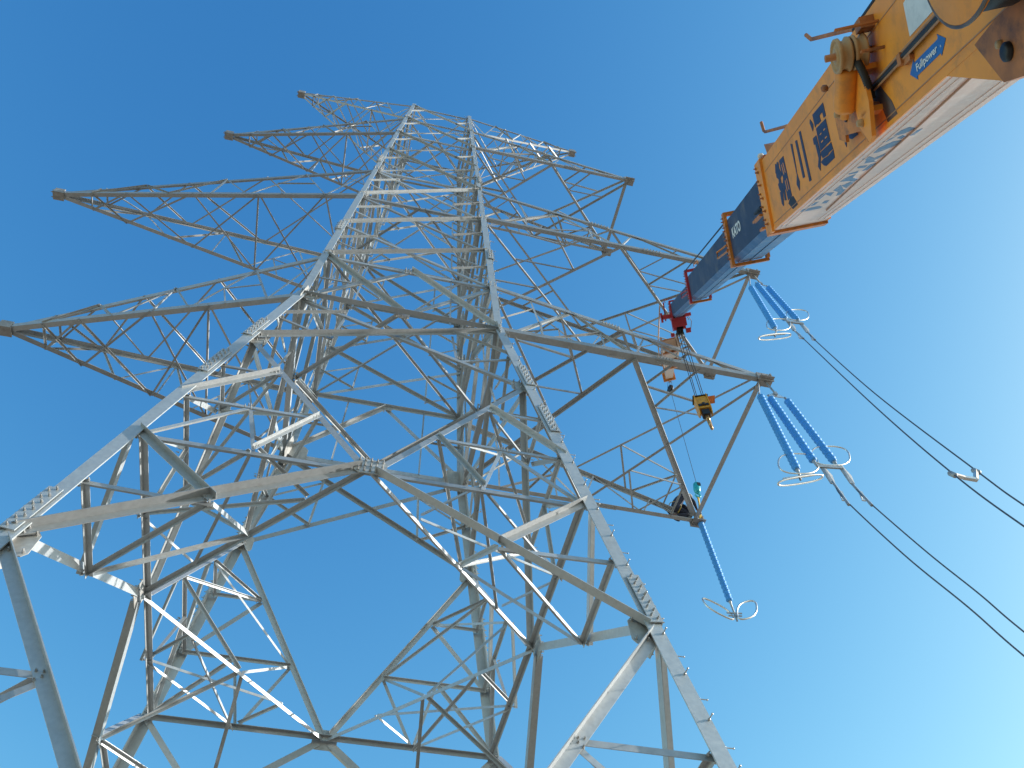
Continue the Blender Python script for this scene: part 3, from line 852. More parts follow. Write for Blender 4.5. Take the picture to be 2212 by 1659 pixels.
# rope guide on top of collar 3, rope along the boom's back
m = MB(); m.tube([BP(-13.2, 0.03, 0.70), BP(-6.15, 0.045, 0.80)], 0.014, 6); m.build('boom_rope', 'rope', boom)
m = MB(); m.tube([BP(-28.0, 0.03, 0.855), BP(-20.6, 0.03, 0.835)], 0.016, 6); m.build('boom_rope', 'rope', boom)
m = MB(); m.tube([BP(-6.15, 0.30, 0.80), BP(-6.1, 0.30, 0.93), BP(-6.9, 0.30, 0.93), BP(-7.0, 0.30, 0.68)], 0.012, 6); m.build('rope_guide', 'rust', c3)
# lettering on the left side
def lettering(name, keys, slits=(), mt='navy', bgm='orange'):
    m = MB()
    for k in keys: flat(m, POLY[k], -0.004)
    for k in slits: flat(m, POLY[k], -0.006, 0.008, 1)
    return m.build(name, [mt, bgm], base)
lettering('painted_character', ['xi_a', 'xi_b'], ['xslit%d' % i for i in range(4)])
lettering('painted_character', ['chuan1', 'chuan2', 'chuan3'])
lettering('painted_character', ['yun_dot', 'yun_crown', 'yun_body', 'yun_low', 'yun_walk', 'yun_sweep'], ['slit%d' % i for i in range(5)])
lettering('painted_character', ['shu'])
lettering('white_panel', ['white'], (), 'white')
lettering('arrow_sticker', ['arrow'], (), 'arrow')
m = MB(); flat(m, POLY['boltsmear'], -0.0025, 0.004); m.build('grease_smear', 'black', base)
m = MB(); flat(m, [(-20.62, 0.30), (-20.98, 0.285), (-21.06, 0.20), (-21.16, 0.10), (-21.22, -0.02), (-21.02, -0.02), (-20.98, 0.08), (-20.93, 0.17), (-20.80, 0.22)], -0.0025, 0.004); m.build('grease_smear', 'smear', base)
m = MB()
for i in range(1, 17): flat_under(m, POLY['u%d' % i], -0.0418)
m.build('faded_lettering', 'fadeblue', base)
def text(body, name, t0, t1, nb, h, s, par, mt, bold=0.0):
    cu = bpy.data.curves.new(name, 'FONT'); cu.body = body; cu.offset = bold
    to = bpy.data.objects.new(name, cu); COL.objects.link(to)
    bpy.context.view_layer.update()
    me = bpy.data.meshes.new_from_object(to.evaluated_get(bpy.context.evaluated_depsgraph_get()))
    bpy.data.objects.remove(to); bpy.data.curves.remove(cu)
    xs = [v.co.x for v in me.vertices]; ys = [v.co.y for v in me.vertices]
    x0, x1 = min(xs), max(xs)
    cap = 0.73
    for v in me.vertices:
        u = (v.co.x - x0) / (x1 - x0)
        v.co = BP(t0 + (t1 - t0) * u, s, nb + h * v.co.y / cap)
    me.materials.append(M[mt])
    o = bpy.data.objects.new(name, me); COL.objects.link(o)
    o.parent = par; o.matrix_parent_inverse = par.matrix_basis.inverted()
    return o
text('KATO', 'maker_lettering', -13.68, -14.47, 0.375, 0.15, 0.0465, sec2, 'letter', 0.04)
text('Fullpower', 'sticker_lettering', -21.672, -22.012, 0.121, 0.048, -0.0075, base, 'letter', 0.02)
text('R', 'sticker_lettering', -22.055, -22.075, 0.125, 0.015, -0.0075, base, 'letter', 0.0)
# pipes along the side
for n0, r_, mt in ((0.300, 0.010, 'rod'), (0.272, 0.017, 'black'), (0.252, 0.008, 'rod')):
    m = MB(); m.tube([BP(-28.0, -0.03, n0 + 0.005), BP(-20.85, -0.03, n0)], r_, 8); m.build('side_pipe', mt, base)
m = MB(); m.tube([BP(-20.9, -0.03, 0.255), BP(-20.62, -0.07, 0.20)], 0.012, 8); m.build('side_pipe', 'rod', base)
m = MB(); bbox(m, -21.56, -21.50, -0.05, 0.0, 0.225, 0.30); bbox(m, -21.66, -21.55, -0.03, 0, 0.21, 0.245); m.build('pipe_clamp', 'rust', base)
# jib mount: plates, cylinder, twin sheaves, hose
mount = MB()
flat(mount, [(-20.756, 0.512), (-21.02, 0.50), (-21.063, 0.151), (-20.996, -0.08), (-20.93, -0.11), (-20.80, 0.03), (-20.771, 0.075)], -0.12, 0.03)
bbox(mount, -20.98, -20.86, -0.12, 0.0, 0.10, 0.14); bbox(mount, -21.0, -20.85, -0.12, 0.0, 0.40, 0.44)
mount = mount.build('jib_mount', 'orange', boom)
m = MB(); flat(m, [(-20.179, 0.33), (-20.66, 0.251), (-20.86, 0.16), (-20.90, -0.046), (-20.84, -0.083), (-20.72, 0.038), (-20.366, 0.105), (-20.352, 0.052), (-20.199, 0.119)], -0.1, 0.025); pl2 = m.build('jib_bracket', 'orange2', mount)
m = MB(); m.lathe(BP(-20.463, -0.112, 0.212), BSx, [(0, 0.026), (0.012, 0.026)], 14); m.build('bracket_hole', 'black', pl2)
for t, n_ in ((-20.861, 0.06), (-20.682, 0.225), (-20.39, 0.275)):
    m = MB(); m.lathe(BP(t, -0.16, n_), BSx, [(0, 0.022), (0.03, 0.03), (0.055, 0.03)], 10); m.build('pivot_pin', 'brown', mount)
m = MB(); ax0, ax1 = BP(-20.90, -0.17, 0.47), BP(-20.68, -0.17, 0.22)
m.lathe(ax0, ax1 - ax0, [(0, 0.075), (0.02, 0.08), ((ax1 - ax0).length - 0.03, 0.08), ((ax1 - ax0).length, 0.07), ((ax1 - ax0).length + 0.005, 0.03), ((ax1 - ax0).length + 0.06, 0.03)], 22); m.build('cylinder', 'orange', mount)
for s0 in (-0.26, -0.15):
    m = MB(); m.lathe(BP(-20.97, s0, 0.545), BSx, [(0, 0.03), (0.0, 0.06), (0.012, 0.062), (0.012, 0.098), (0.0, 0.10), (0.0, 0.115), (0.02, 0.118), (0.035, 0.095), (0.06, 0.095), (0.075, 0.118), (0.09, 0.115), (0.09, 0.03)], 28); m.build('sheave', 'brown', mount)
m = MB(); m.lathe(BP(-20.97, -0.33, 0.545), BSx, [(0, 0.025), (0.33, 0.025)], 10); m.build('sheave_axle', 'rust', mount)
m = MB(); bbox(m, -21.12, -21.0, -0.10, 0.0, 0.66, 0.74); bbox(m, -21.20, -21.17, -0.30, 0.02, 0.655, 0.668); bbox(m, -21.22, -21.19, -0.16, 0.02, 0.46, 0.475); m.build('sheave_guard', 'rust', mount)
m = MB()
pts = []
for i in range(30):
    u = i / 29
    pts.append(BP(-21.03 - 0.02 * math.sin(u * 3), -0.14 + 0.05 * u, 0.47 - 0.22 * u))
m.tube(pts, [0.024 + 0.005 * (i % 2) for i in range(30)], 10); m.build('hose', 'black', mount)
m = MB(); bbox(m, -20.96, -20.68, -0.09, -0.03, 0.20, 0.26); m.build('hose_fitting', 'black', mount)
m = MB(); m.lathe(BP(-20.50, -0.24, 0.46), -BD, [(0, 0.02), (0.03, 0.03), (0.06, 0.015)], 7); m.build('valve_cap', 'rust', mount)
# rope handles on top of the boom
for pts in ([(-19.155, 1.375), (-19.282, 1.282), (-20.33, 0.935), (-20.40, 0.90), (-20.434, 0.80)], [(-16.748, 1.284), (-16.80, 1.16), (-16.86, 1.13), (-17.80, 0.91), (-17.90, 0.89), (-17.998, 0.80)]):
    m = MB(); m.tube([BP(t, 0.1, n_) for t, n_ in pts], 0.018, 8); m.build('rope_retainer', 'rust', base)
m = MB()
m.prism([BP(-16.67, 0.1, 1.03) - BO, BP(-17.45, 0.1, 0.80) - BO, BP(-16.80, 0.1, 0.80) - BO], BO, BSx * 0.3); m.build('roller_bracket', 'rust', base)
m = MB()
m.lathe(BP(-16.38, 0.1, 0.96), BN, [(-0.035, 0.008), (-0.028, 0.028), (0, 0.04), (0.028, 0.028), (0.035, 0.008)], 14); m.build('lamp', 'white', base)
m = MB(); m.tube([BP(-16.55, 0.1, 0.80), BP(-16.5, 0.1, 0.93)], 0.012, 6); bbox(m, -16.62, -16.40, 0.08, 0.14, 0.90, 0.915); bbox(m, -16.45, -16.30, 0.02, 0.10, 0.72, 0.76); m.build('lamp_bracket', 'rust', base)
# hose reel near the boom foot
m = MB()
m.lathe(BP(-23.18, -0.34, 0.31), BSx, [(0, 0.06), (0.0, 0.39), (0.012, 0.40), (0.03, 0.40), (0.035, 0.33), (0.28, 0.33), (0.285, 0.40), (0.31, 0.40), (0.31, 0.05)], 48)
reel = m.build('hose_reel', 'orange', boom)
m = MB(); m.lathe(BP(-23.18, -0.30, 0.31), BSx, [(0, 0.30), (0.01, 0.36), (0.21, 0.36), (0.22, 0.30)], 40); m.build('wound_hose', 'black', reel)
m = MB(); m.lathe(BP(-23.18, -0.40, 0.31), BSx, [(0, 0.05), (0.05, 0.09), (0.07, 0.09)], 16); m.build('hub', 'rust', reel)
m = MB(); m.tube([BP(-23.18 + 0.425 * math.cos(a), -0.33, 0.31 + 0.425 * math.sin(a)) for a in [i * math.pi / 24 for i in range(48)]], 0.010, 6, True); m.build('rim', 'smear', reel)
# lift cylinder brackets below the boom foot
lug = MB()
flat(lug, [(-22.012, -0.03), (-22.748, -0.326), (-23.2, -0.42), (-24.6, -0.42), (-25.2, -0.03)], -0.012, 0.05)
lug = lug.build('lift_bracket', 'orange', boom)
m = MB(); flat(m, [(-22.012, -0.03), (-22.748, -0.326), (-23.2, -0.42), (-24.6, -0.42), (-25.2, -0.03)], 0.61, 0.05); m.build('lift_plate', 'orange', lug)
m = MB(); flat(m, [(-22.66, -0.08), (-22.88, -0.36), (-23.4, -0.46), (-24.3, -0.46), (-24.2, -0.03), (-22.90, -0.05)], -0.10, 0.085); m.build('pivot_block', 'rust', lug)
m = MB(); m.lathe(BP(-22.98, -0.13, -0.24), BSx, [(0, 0.03), (0.01, 0.045), (0.05, 0.045)], 18); m.build('pivot_pin', 'black', lug)
m = MB(); m.lathe(BP(-22.92, -0.12, -0.18), BSx, [(0, 0.02), (0.03, 0.022)], 10); m.build('bolt', 'brown', lug)
m = MB(); m.tube([BP(-22.3, 0.66, -0.02), BP(-22.35, 0.74, -0.06), BP(-22.5, 0.76, -0.10), BP(-22.62, 0.70, -0.06)], 0.012, 8); m.build('hose_loop', 'black', lug)
m = MB(); m.prism([BP(-22.25, 0.64, 0.05) - BO, BP(-22.25, 0.75, -0.02) - BO, BP(-22.7, 0.75, -0.03) - BO, BP(-22.7, 0.64, 0.05) - BO], BO, BN * 0.05); m.build('side_step', 'brown', lug)
m = MB()
a0 = BP(-23.9, 0.32, -0.38); a1 = V((a0.x + 2.5, a0.y - 1.6, 0.9))
m.lathe(a0, a1 - a0, [(0, 0.05), (0.05, 0.06), (1.4, 0.06), (1.45, 0.10), ((a1 - a0).length, 0.10)], 20); m.build('lift_cylinder', 'orange2', lug)
# boom head
m = MB()
bbox(m, 0.15, 0.75, 0.10, 0.18, -0.30, 0.50); bbox(m, 0.15, 0.75, 0.40, 0.48, -0.30, 0.50)
bbox(m, 0.15, 0.60, 0.19, 0.39, 0.10, 0.46)
head = m.build('boom_head', 'red', boom)
m = MB(); bbox(m, 0.05, 0.16, 0.06, 0.52, -0.22, 0.30); m.build('head_plate', 'red', head)
for s0 in (0.20, 0.27, 0.34):
    m = MB(); m.lathe(BP(0.5, s0, -0.28), BSx, [(0, 0.05), (0, 0.2), (0.012, 0.2), (0.025, 0.17), (0.04, 0.2), (0.05, 0.2), (0.05, 0.05)], 24); m.build('head_sheave', 'black', head)
m = MB(); bbox(m, -0.1, 0.3, -0.24, 0.10, 0.10, 0.22); bbox(m, -0.1, 0.1, -0.26, -0.20, 0.0, 0.30); m.build('jib_lug', 'red', head)
m = MB(); bbox(m, -0.1, 0.2, 0.48, 0.68, 0.06, 0.16); m.build('jib_lug', 'red', head)
m = MB(); bbox(m, 0.2, 0.4, -0.02, 0.09, -0.5, -0.38); bbox(m, 0.2, 0.45, 0.48, 0.62, -0.45, -0.30); m.build('jib_pin', 'red', head)
m = MB(); m.tube([BP(-0.1, -0.05, 0.60), BP(0.0, -0.07, 0.70), BP(0.0, 0.2, 0.70)], 0.012, 6); m.tube([BP(-0.05, -0.10, 0.62), BP(0.3, -0.10, 0.05)], 0.02, 6); m.build('guard_rail', 'red', head)
m = MB(); m.tube([BP(0, 0.60, 0.08), BP(0.3, 0.70, -0.10), BP(0.6, 0.66, -0.35)], 0.010, 6); m.tube([BP(0, 0.52, 0.0), BP(0.2, 0.62, -0.05), BP(0.25, 0.58, 0.06)], 0.008, 6); m.build('hose_loop', 'black', head)
# fly jib beyond the head
J0, J1 = R((8.20, -2.95, 1.25)), R((11.33, 2.76, 8.55))
JD = (J1 - J0).normalized(); JL = (J1 - J0).length
JS = JD.cross(V((0, 0, 1))).normalized(); JU = JS.cross(JD)
def JP(u, s, n_): return J0 + JD * (JL * u) + JS * s + JU * n_
def jbox(m, u0, u1, s0, s1, n0, n1, k=1.0):
    a = [JP(u0, s0, n0), JP(u0, s1, n0), JP(u0, s1, n1), JP(u0, s0, n1)]
    b = [JP(u1, s0 * k, n0 * k), JP(u1, s1 * k, n0 * k), JP(u1, s1 * k, n1 * k), JP(u1, s0 * k, n1 * k)]
    m.add(a + b, [(3, 2, 1, 0), (4, 5, 6, 7), (0, 1, 5, 4), (1, 2, 6, 5), (2, 3, 7, 6), (3, 0, 4, 7)])
m = MB(); jbox(m, 0.06, 0.98, -0.20, 0.20, -0.16, 0.16, 0.72); jib = m.build('fly_jib', 'cream', boom)
for s0 in (-0.28, 0.22):
    m = MB(); jbox(m, 0.0, 0.5, s0, s0 + 0.06, -0.2, 0.2, 0.85); m.build('jib_side_plate', 'cream', jib)
for u0, h_, mt in ((0.08, 0.23, 'rust'), (0.30, 0.22, 'rust'), (0.52, 0.21, 'orange2'), (0.94, 0.2, 'orange2')):
    m = MB(); jbox(m, u0, u0 + 0.025, -h_ - 0.05, h_ + 0.05, -h_, h_); m.build('jib_collar', mt, jib)
m = MB()
for u0 in (0.36, 0.41, 0.46): jbox(m, u0, u0 + 0.03, -0.05, 0.05, -0.155, -0.145)
m.build('jib_marking', 'black', jib, 'stuff')
m = MB(); m.tube([BP(0.1, -0.22, 0.55), JP(0.08, -0.36, 0.1), JP(0.55, -0.32, 0.05)], 0.022, 7); m.build('jib_rod', 'cream', jib)
m = MB(); jbox(m, 0.975, 1.0, -0.10, 0.10, -0.16, 0.12); m.lathe(JP(0.99, -0.05, -0.1), JS, [(0, 0.16), (0.03, 0.13), (0.07, 0.13), (0.1, 0.16)], 20); m.build('jib_sheave', 'fit', jib)
# ------------------------------------------------------------------ main hook block
HB = R((8.42, -3.2, -2.45))
hk = thing('hook_block', 'yellow crane hook block on four ropes below the boom tip', 'hook block', tuple(HB))
hup = V((-0.05, 0.0, 1)).normalized()
hx = V((0.93, -0.36, 0.05)).normalized(); hx = (hx - hup * hx.dot(hup)).normalized(); hy = hup.cross(hx)
def HP(a, b, c_): return HB + hx * a + hy * b + hup * c_
m = MB(); m.box(HP(0, 0, 0.08), hx * 0.30, hy * 0.24, hup * 0.50); hs = m.build('housing', 'yellow', hk)
for sg in (-1, 1):
    m = MB(); m.prism([hy * (0.16 * x) + hup * (0.36 * z) for x, z in ((-1, 0.9), (-0.85, 1), (0.85, 1), (1, 0.9), (1, -0.7), (0.5, -1.15), (-0.5, -1.15), (-1, -0.7))], HP(sg * 0.165 - 0.012 * sg, 0, 0.06), hx * 0.024 * sg); m.build('side_plate', 'yellow', hk)
m = MB(); m.box(HP(0, -0.125, -0.05), hx * 0.27, hy * 0.03, hup * 0.09); m.lathe(HP(0, -0.17, -0.04), hy, [(0, 0.05), (0.05, 0.06)], 14); m.build('axle_cap', 'black', hk)
m = MB(); m.box(HP(0.0, 0, 0.35), hx * 0.42, hy * 0.30, hup * 0.03); m.build('top_guard', 'black', hk)
m = MB(); m.box(HP(0.30, 0.05, 0.33), hx * 0.20, hy * 0.26, hup * 0.02); m.build('weight_plate', 'rust', hk)
m = MB(); m.box(HP(0, 0, -0.30), hx * 0.20, hy * 0.18, hup * 0.20); m.build('swivel', 'black', hk)
pts = [HP(0, 0, -0.36), HP(0, 0, -0.50)]
rs = [0.045, 0.05]
for i in range(15):
    a = math.radians(100 - i * 20)
    pts.append(HP(0.03 * math.cos(a), 0.10 * math.cos(a), -0.72 + 0.20 * math.sin(a))); rs.append(0.058 - 0.0022 * i)
m = MB(); m.tube(pts, rs, 10); m.build('hook', 'hook', hk)
for i, (a, b) in enumerate(((-0.12, -0.05), (-0.06, 0.06), (0.06, -0.05), (0.13, 0.06))):
    m = MB(); m.tube([HP(a, b, 0.2), BP(0.5, 0.17 + 0.075 * i, -0.38 + 0.06 * (i % 2))], 0.011, 6); m.build('hoist_rope', 'rope', hk)
# ------------------------------------------------------------------ auxiliary line, hook, sling
AX = R((11.30, 2.86, 7.75))
aux = thing('auxiliary_hook', 'small turquoise overhaul hook hanging on a thin rope beside the worker', 'hook', tuple(R((11.3, 2.95, 1.6))))
m = MB(); m.tube([AX, R((11.32, 2.95, 2.03))], 0.009, 6); m.build('hoist_rope', 'rope', aux)
m = MB(); m.lathe(AX + V((-0.05, 0, 0.05)), (1, 0.1, 0), [(0, 0.04), (0, 0.19), (0.03, 0.2), (0.05, 0.16), (0.07, 0.2), (0.1, 0.19), (0.1, 0.04)], 24); m.build('overhaul_sheave', 'black', aux)
for dx in (-0.10, 0.0, 0.10):
    m = MB(); m.tube([AX + V((dx, 0, 0.1)), JP(1.0, dx * 0.8, -0.2)], 0.009, 6); m.build('sheave_rope', 'rope', aux)
m = MB(); m.lathe(R((11.32, 2.95, 2.05)), (-0.12, 0, -1), [(0, 0.03), (0.02, 0.07), (0.10, 0.12), (0.34, 0.13), (0.46, 0.12), (0.54, 0.09), (0.56, 0.05)], 20); m.build('weight', 'teal', aux)
m = MB(); m.box(R((11.33, 2.82, 1.84)), (0.12, 0, 0), (0, 0.03, 0), (0, 0, 0.15)); m.build('weight_slot', 'black', aux)
pts = []; rs = []
for i in range(13):
    a = math.radians(110 - i * 24)
    pts.append(R((11.24 + 0.09 * math.cos(a), 2.95, 1.36 + 0.10 * math.sin(a)))); rs.append(0.035)
m = MB(); m.tube([R((11.25, 2.95, 1.52))] + pts, [0.05] + rs, 10); m.build('hook', 'teal', aux)
m = MB()
m.tube([R((11.22, 2.95, 1.28)), R((11.19, 2.93, 0.9)), R((11.03, 2.94, 0.0)), R((11.06, 2.97, -0.06)), R((11.12, 2.97, 0.02)), R((11.21, 2.97, 0.9)), R((11.25, 2.96, 1.28))], 0.028, 6)
tag(m.build('lifting_sling', 'sling'), 'yellow webbing sling between the turquoise hook and the hanging insulator', 'sling')
# ------------------------------------------------------------------ insulators
def catmull(P_, n_=8):
    P_ = [V(p) for p in P_]
    Q = [P_[0] * 2 - P_[1]] + P_ + [P_[-1] * 2 - P_[-2]]
    o = []
    for i in range(1, len(Q) - 2):
        for k in range(n_):
            t = k / n_
            o.append(0.5 * ((2 * Q[i]) + (Q[i + 1] - Q[i - 1]) * t + (2 * Q[i - 1] - 5 * Q[i] + 4 * Q[i + 1] - Q[i + 2]) * t * t + (3 * Q[i] - Q[i - 1] - 3 * Q[i + 1] + Q[i + 2]) * t ** 3))
    o.append(P_[-1])
    return o
def string(label, p0, p1, grp, rad=0.108):
    p0, p1 = R(p0), R(p1)
    t_ = thing('insulator_string', label, 'insulator', tuple(p0), grp)
    L = (p1 - p0).length
    d = (p1 - p0).normalized()
    n_ = max(10, int(L / 0.085))
    pr_ = [(0, 0.03)]
    for i in range(n_):
        h = L * i / n_; dh = L / n_
        big = rad if i % 2 == 0 else rad * 0.86
        pr_ += [(h + dh * 0.02, 0.07), (h + dh * 0.2, big), (h + dh * 0.42, big), (h + dh * 0.9, 0.07)]
    pr_ += [(L, 0.03)]
    m = MB(); m.lathe(p0, d, pr_, 16); m.build('shed_stack', 'ins', t_)
    m = MB(); m.lathe(p0 - d * 0.22, d, [(0, 0.02), (0.03, 0.035), (0.16, 0.035), (0.2, 0.05), (0.23, 0.05)], 10); m.build('end_fitting', 'fit', t_)
    m = MB(); m.lathe(p1 - d * 0.02, d, [(0, 0.05), (0.05, 0.05), (0.1, 0.035), (0.24, 0.03), (0.27, 0.02)], 10); m.build('end_fitting', 'fit', t_)
    return t_, p0, p1, d
def oval(par, c_, ax, ay, r_=0.021, gap=True):
    c_, ax, ay = R(c_), V(ax), V(ay)
    pts = []
    N_ = 40
    for i in range(N_):
        a = 2 * math.pi * i / N_
        ca, sa = math.cos(a), math.sin(a)
        ex = 2 / 2.6
        pts.append(c_ + ax * math.copysign(abs(ca) ** ex, ca) + ay * math.copysign(abs(sa) ** ex, sa))
    m = MB(); m.tube(pts, r_, 8, True); o = m.build('corona_ring', 'ring', par)
    return o
GR = 'hanging insulator strings on the right crossarms'
for arm, tip, S1, S2, S3, r1, r1x, r1y, fl, flx, r3, pl, nm in (
    (1, ((10.957, -2.936, 0.05), (11.053, -3.033, -0.758), (10.72, -3.062, -1.0), (11.35, -3.056, -0.96)), ((10.471, -3.08, -1.184), (10.252, -3.495, -4.958)), ((10.784, -3.08, -1.182), (10.91, -3.431, -4.375)), ((11.311, -3.076, -1.148), (11.532, -3.416, -4.237)),
     (10.408, -3.459, -4.626), (0.60, 0.02, 0.16), (0.18, 0.07, 0.52), (10.179, -3.546, -5.416), (0.70, 0.04, 0.34), (11.559, -3.382, -3.926), ((11.119, -3.439, -4.441), (11.066, -3.534, -5.308), (11.702, -3.422, -4.294), (11.65, -3.516, -5.148)), 'lower'),
    (2, ((13.15, -2.402, 8.868), (13.172, -2.501, 7.97), (12.95, -2.492, 7.93), (13.42, -2.52, 7.80)), ((12.544, -2.588, 7.181), (12.266, -2.999, 3.447)), ((12.962, -2.529, 7.719), (13.008, -2.878, 4.543)), ((13.376, -2.542, 7.599), (13.515, -2.866, 4.653)),
     (12.545, -2.951, 3.882), (0.50, 0.02, 0.20), (0.20, 0.06, 0.56), (12.014, -3.083, 2.684), (0.69, 0.04, 0.40), (13.712, -2.803, 5.225), ((13.115, -2.877, 4.552), (13.017, -2.983, 3.589), (13.614, -2.879, 4.539), (13.533, -2.975, 3.663)), 'upper')):
    where = 'below the lowest right crossarm' if arm == 1 else 'on the crossarm end next to the boom'
    a, p0, p1, d = string('leftmost of three blue insulators %s' % where, *S1, GR)
    oval(a, r1, r1x, r1y)
    oval(a, fl, flx, (0.015, -0.08, 0.05), 0.024)
    m = MB(); m.bar(p1 + d * 0.2, R(fl), 0.05, 0.04); m.bar(R(V(fl) + V(flx) * 0.7 + V((0, 0, 0.12))), R(V(fl) - V(flx) * 0.7 + V((0, 0, 0.12))), 0.04, 0.06); m.build('ring_bracket', 'fit', a)
    m = MB(); m.tube([R(V(tip[0]) + V((-0.2, 0, -0.1))), p0 - d * 0.15], 0.02, 6); m.build('shackle', 'fit', a)
    b, p0, p1, d = string('middle of three blue insulators %s' % where, *S2, GR)
    c_, q0, q1, e = string('rightmost of three blue insulators %s' % where, *S3, GR)
    oval(c_, r3, r1x, r1y)
    yk = thing('yoke_plate', 'forked steel yoke joining two insulators to the %s right arm tip' % ('lowest' if arm == 1 else 'second'), 'bracket', tuple(R(tip[0])), 'steel yokes between arm tips and insulators')
    m = MB(); m.bar(R(tip[0]), R(tip[1]), 0.07, 0.05); m.build('link', 'fit', yk)
    m = MB(); m.bar(R(tip[1]) + V((-0.02, 0, 0)), R(tip[1]) + V((0, 0, -0.12)), 0.12, 0.08); m.build('link', 'fit', yk)
    m = MB(); m.prism([R(tip[2]) - BO, R(tip[3]) - BO, R(V(tip[1]) + V((0.08, 0, -0.02))) - BO, R(V(tip[1]) + V((-0.08, 0, -0.02))) - BO], BO, (0, 0.025, 0)); m.build('plate', 'ring', yk)
    lk = thing('clamp_yoke', 'steel bar with two triangular plates under the %s pair of insulators' % nm, 'bracket', tuple(R(pl[0])), 'lower yokes of the insulator pairs')
    m = MB(); m.bar(p1 + d * 0.22, q1 + e * 0.22 + V((0.12, 0, 0)), 0.05, 0.10); m.build('bar', 'fit', lk)
    for A_, B_ in ((pl[0], pl[1]), (pl[2], pl[3])):
        A_, B_ = R(A_), R(B_)
        dd = (B_ - A_).normalized()
        m = MB(); m.prism([V(), V((-0.10, 0, -0.12)) , dd * (B_ - A_).length + V((-0.05, 0, 0)), dd * (B_ - A_).length + V((0.07, 0, 0)), V((0.14, 0, -0.42))], A_, (0, 0.03, 0)); m.build('plate', 'fit', lk)
# hanging insulator by the worker
a, p0, p1, d = string('single blue insulator hanging by a yellow sling below the worker', (11.053, 2.95, -0.10), (11.306, 2.95, -3.44), GR)
m = MB(); m.tube([p1 + d * 0.2, p1 + d * 0.75], 0.03, 8); m.bar(p1 + d * 0.45 + V((-0.25, 0, -0.03)), p1 + d * 0.45 + V((0.25, 0, 0.03)), 0.03, 0.04); m.bar(p1 + d * 0.55 + V((-0.22, 0, -0.03)), p1 + d * 0.55 + V((0.22, 0, 0.03)), 0.03, 0.04); m.build('ring_clamp', 'fit', a)
e0 = V((p1.x, p1.y, p1.z - Z0)) + d * 0.42
oval(a, e0 + V((-0.50, 0.0, 0.05)), (0.42, 0.0, -0.20), (-0.02, 0.10, 0.33), 0.03)
oval(a, e0 + V((0.46, 0.0, 0.18)), (0.36, 0.0, 0.16), (0.16, 0.12, 0.46), 0.03)
# ------------------------------------------------------------------ conductors
WG = 'aluminium conductors sagging from the insulator clamps'
def conductor(label, P_):
    P_ = [V(p) for p in P_]
    last = (P_[-1] - P_[-2]).normalized()
    z = P_[-1].z
    ext = P_[-1] + last * 3 + V((0.05, -0.1, 0)); ext2 = P_[-1] + last * 6 + V((0.2, -0.4, 0.1))
    P_ = P_ + [ext, ext2]
    t_ = thing('conductor', label, 'power line', tuple(R(P_[0])), WG)
    m = MB(); m.tube([R(p) for p in catmull(P_)], 0.017, 8); m.build('wire', 'wire', t_)
    d = (P_[1] - P_[0]).normalized()
    m = MB(); m.tube([R(P_[0] - d * 0.15), R(P_[0] + d * 1.15)], 0.032, 9); m.tube([R(P_[0] + d * 1.1), R(P_[0] + d * 1.25)], 0.037, 9); m.build('dead_end_sleeve', 'fit', t_)
    m = MB(); m.box(R(P_[0] + d * 0.45 + V((0.02, 0, -0.16))), V((0.10, 0, 0)), V((0, 0.03, 0)), V((0.03, 0, 0.34)))
    m.build('jumper_lug', 'ring', t_)
W1 = [(11.079, -3.549, -5.356), (10.91, -3.832, -6.268), (10.961, -4.612, -8.785), (11.186, -5.161, -10.555), (11.271, -5.59, -11.939)]
W2 = [(11.67, -3.482, -5.139), (11.578, -3.772, -6.075), (11.662, -4.497, -8.415), (11.823, -4.972, -9.947), (11.88, -5.341, -11.137)]
W3 = [(13.029, -2.98, 3.598), (12.814, -3.342, 2.431), (11.417, -5.562, -4.73), (10.81, -6.813, -8.765), (10.726, -7.465, -10.87)]
W4 = [(13.577, -2.935, 3.744), (13.261, -3.335, 2.453), (12.149, -5.148, -3.396), (11.609, -6.675, -8.32), (11.5, -7.149, -9.849)]
conductor('left wire of the pair below the lowest right crossarm', W1)
conductor('right wire of the pair below the lowest right crossarm', W2)
conductor('left wire of the pair below the second right crossarm', W3)
conductor('right wire of the pair below the second right crossarm', W4)
sp = thing('line_spacer', 'bent spacer bar clamped between the two upper conductor wires', 'spacer', tuple(R(W3[3])))
A_, B_ = R(W3[3]), R(W4[3])
mid = (A_ + B_) / 2 + V((0.05, 0, -0.22))
m = MB(); m.bar(A_ + V((0.02, 0, -0.03)), mid + V((-0.15, 0, 0.03)), 0.07, 0.05); m.bar(mid + V((-0.17, 0, 0.03)), mid + V((0.12, 0, 0.03)), 0.07, 0.06); m.bar(mid + V((0.10, 0, 0.03)), B_ + V((-0.02, 0, -0.03)), 0.08, 0.06); m.build('bar', 'ring', sp)
for q in (A_, B_):
    m = MB(); m.lathe(q + V((0.0, 0.06, 0.09)), V((0.1, -0.4, -0.9)), [(0, 0.04), (0.03, 0.055), (0.17, 0.055), (0.2, 0.04)], 10); m.build('clamp', 'fit', sp)
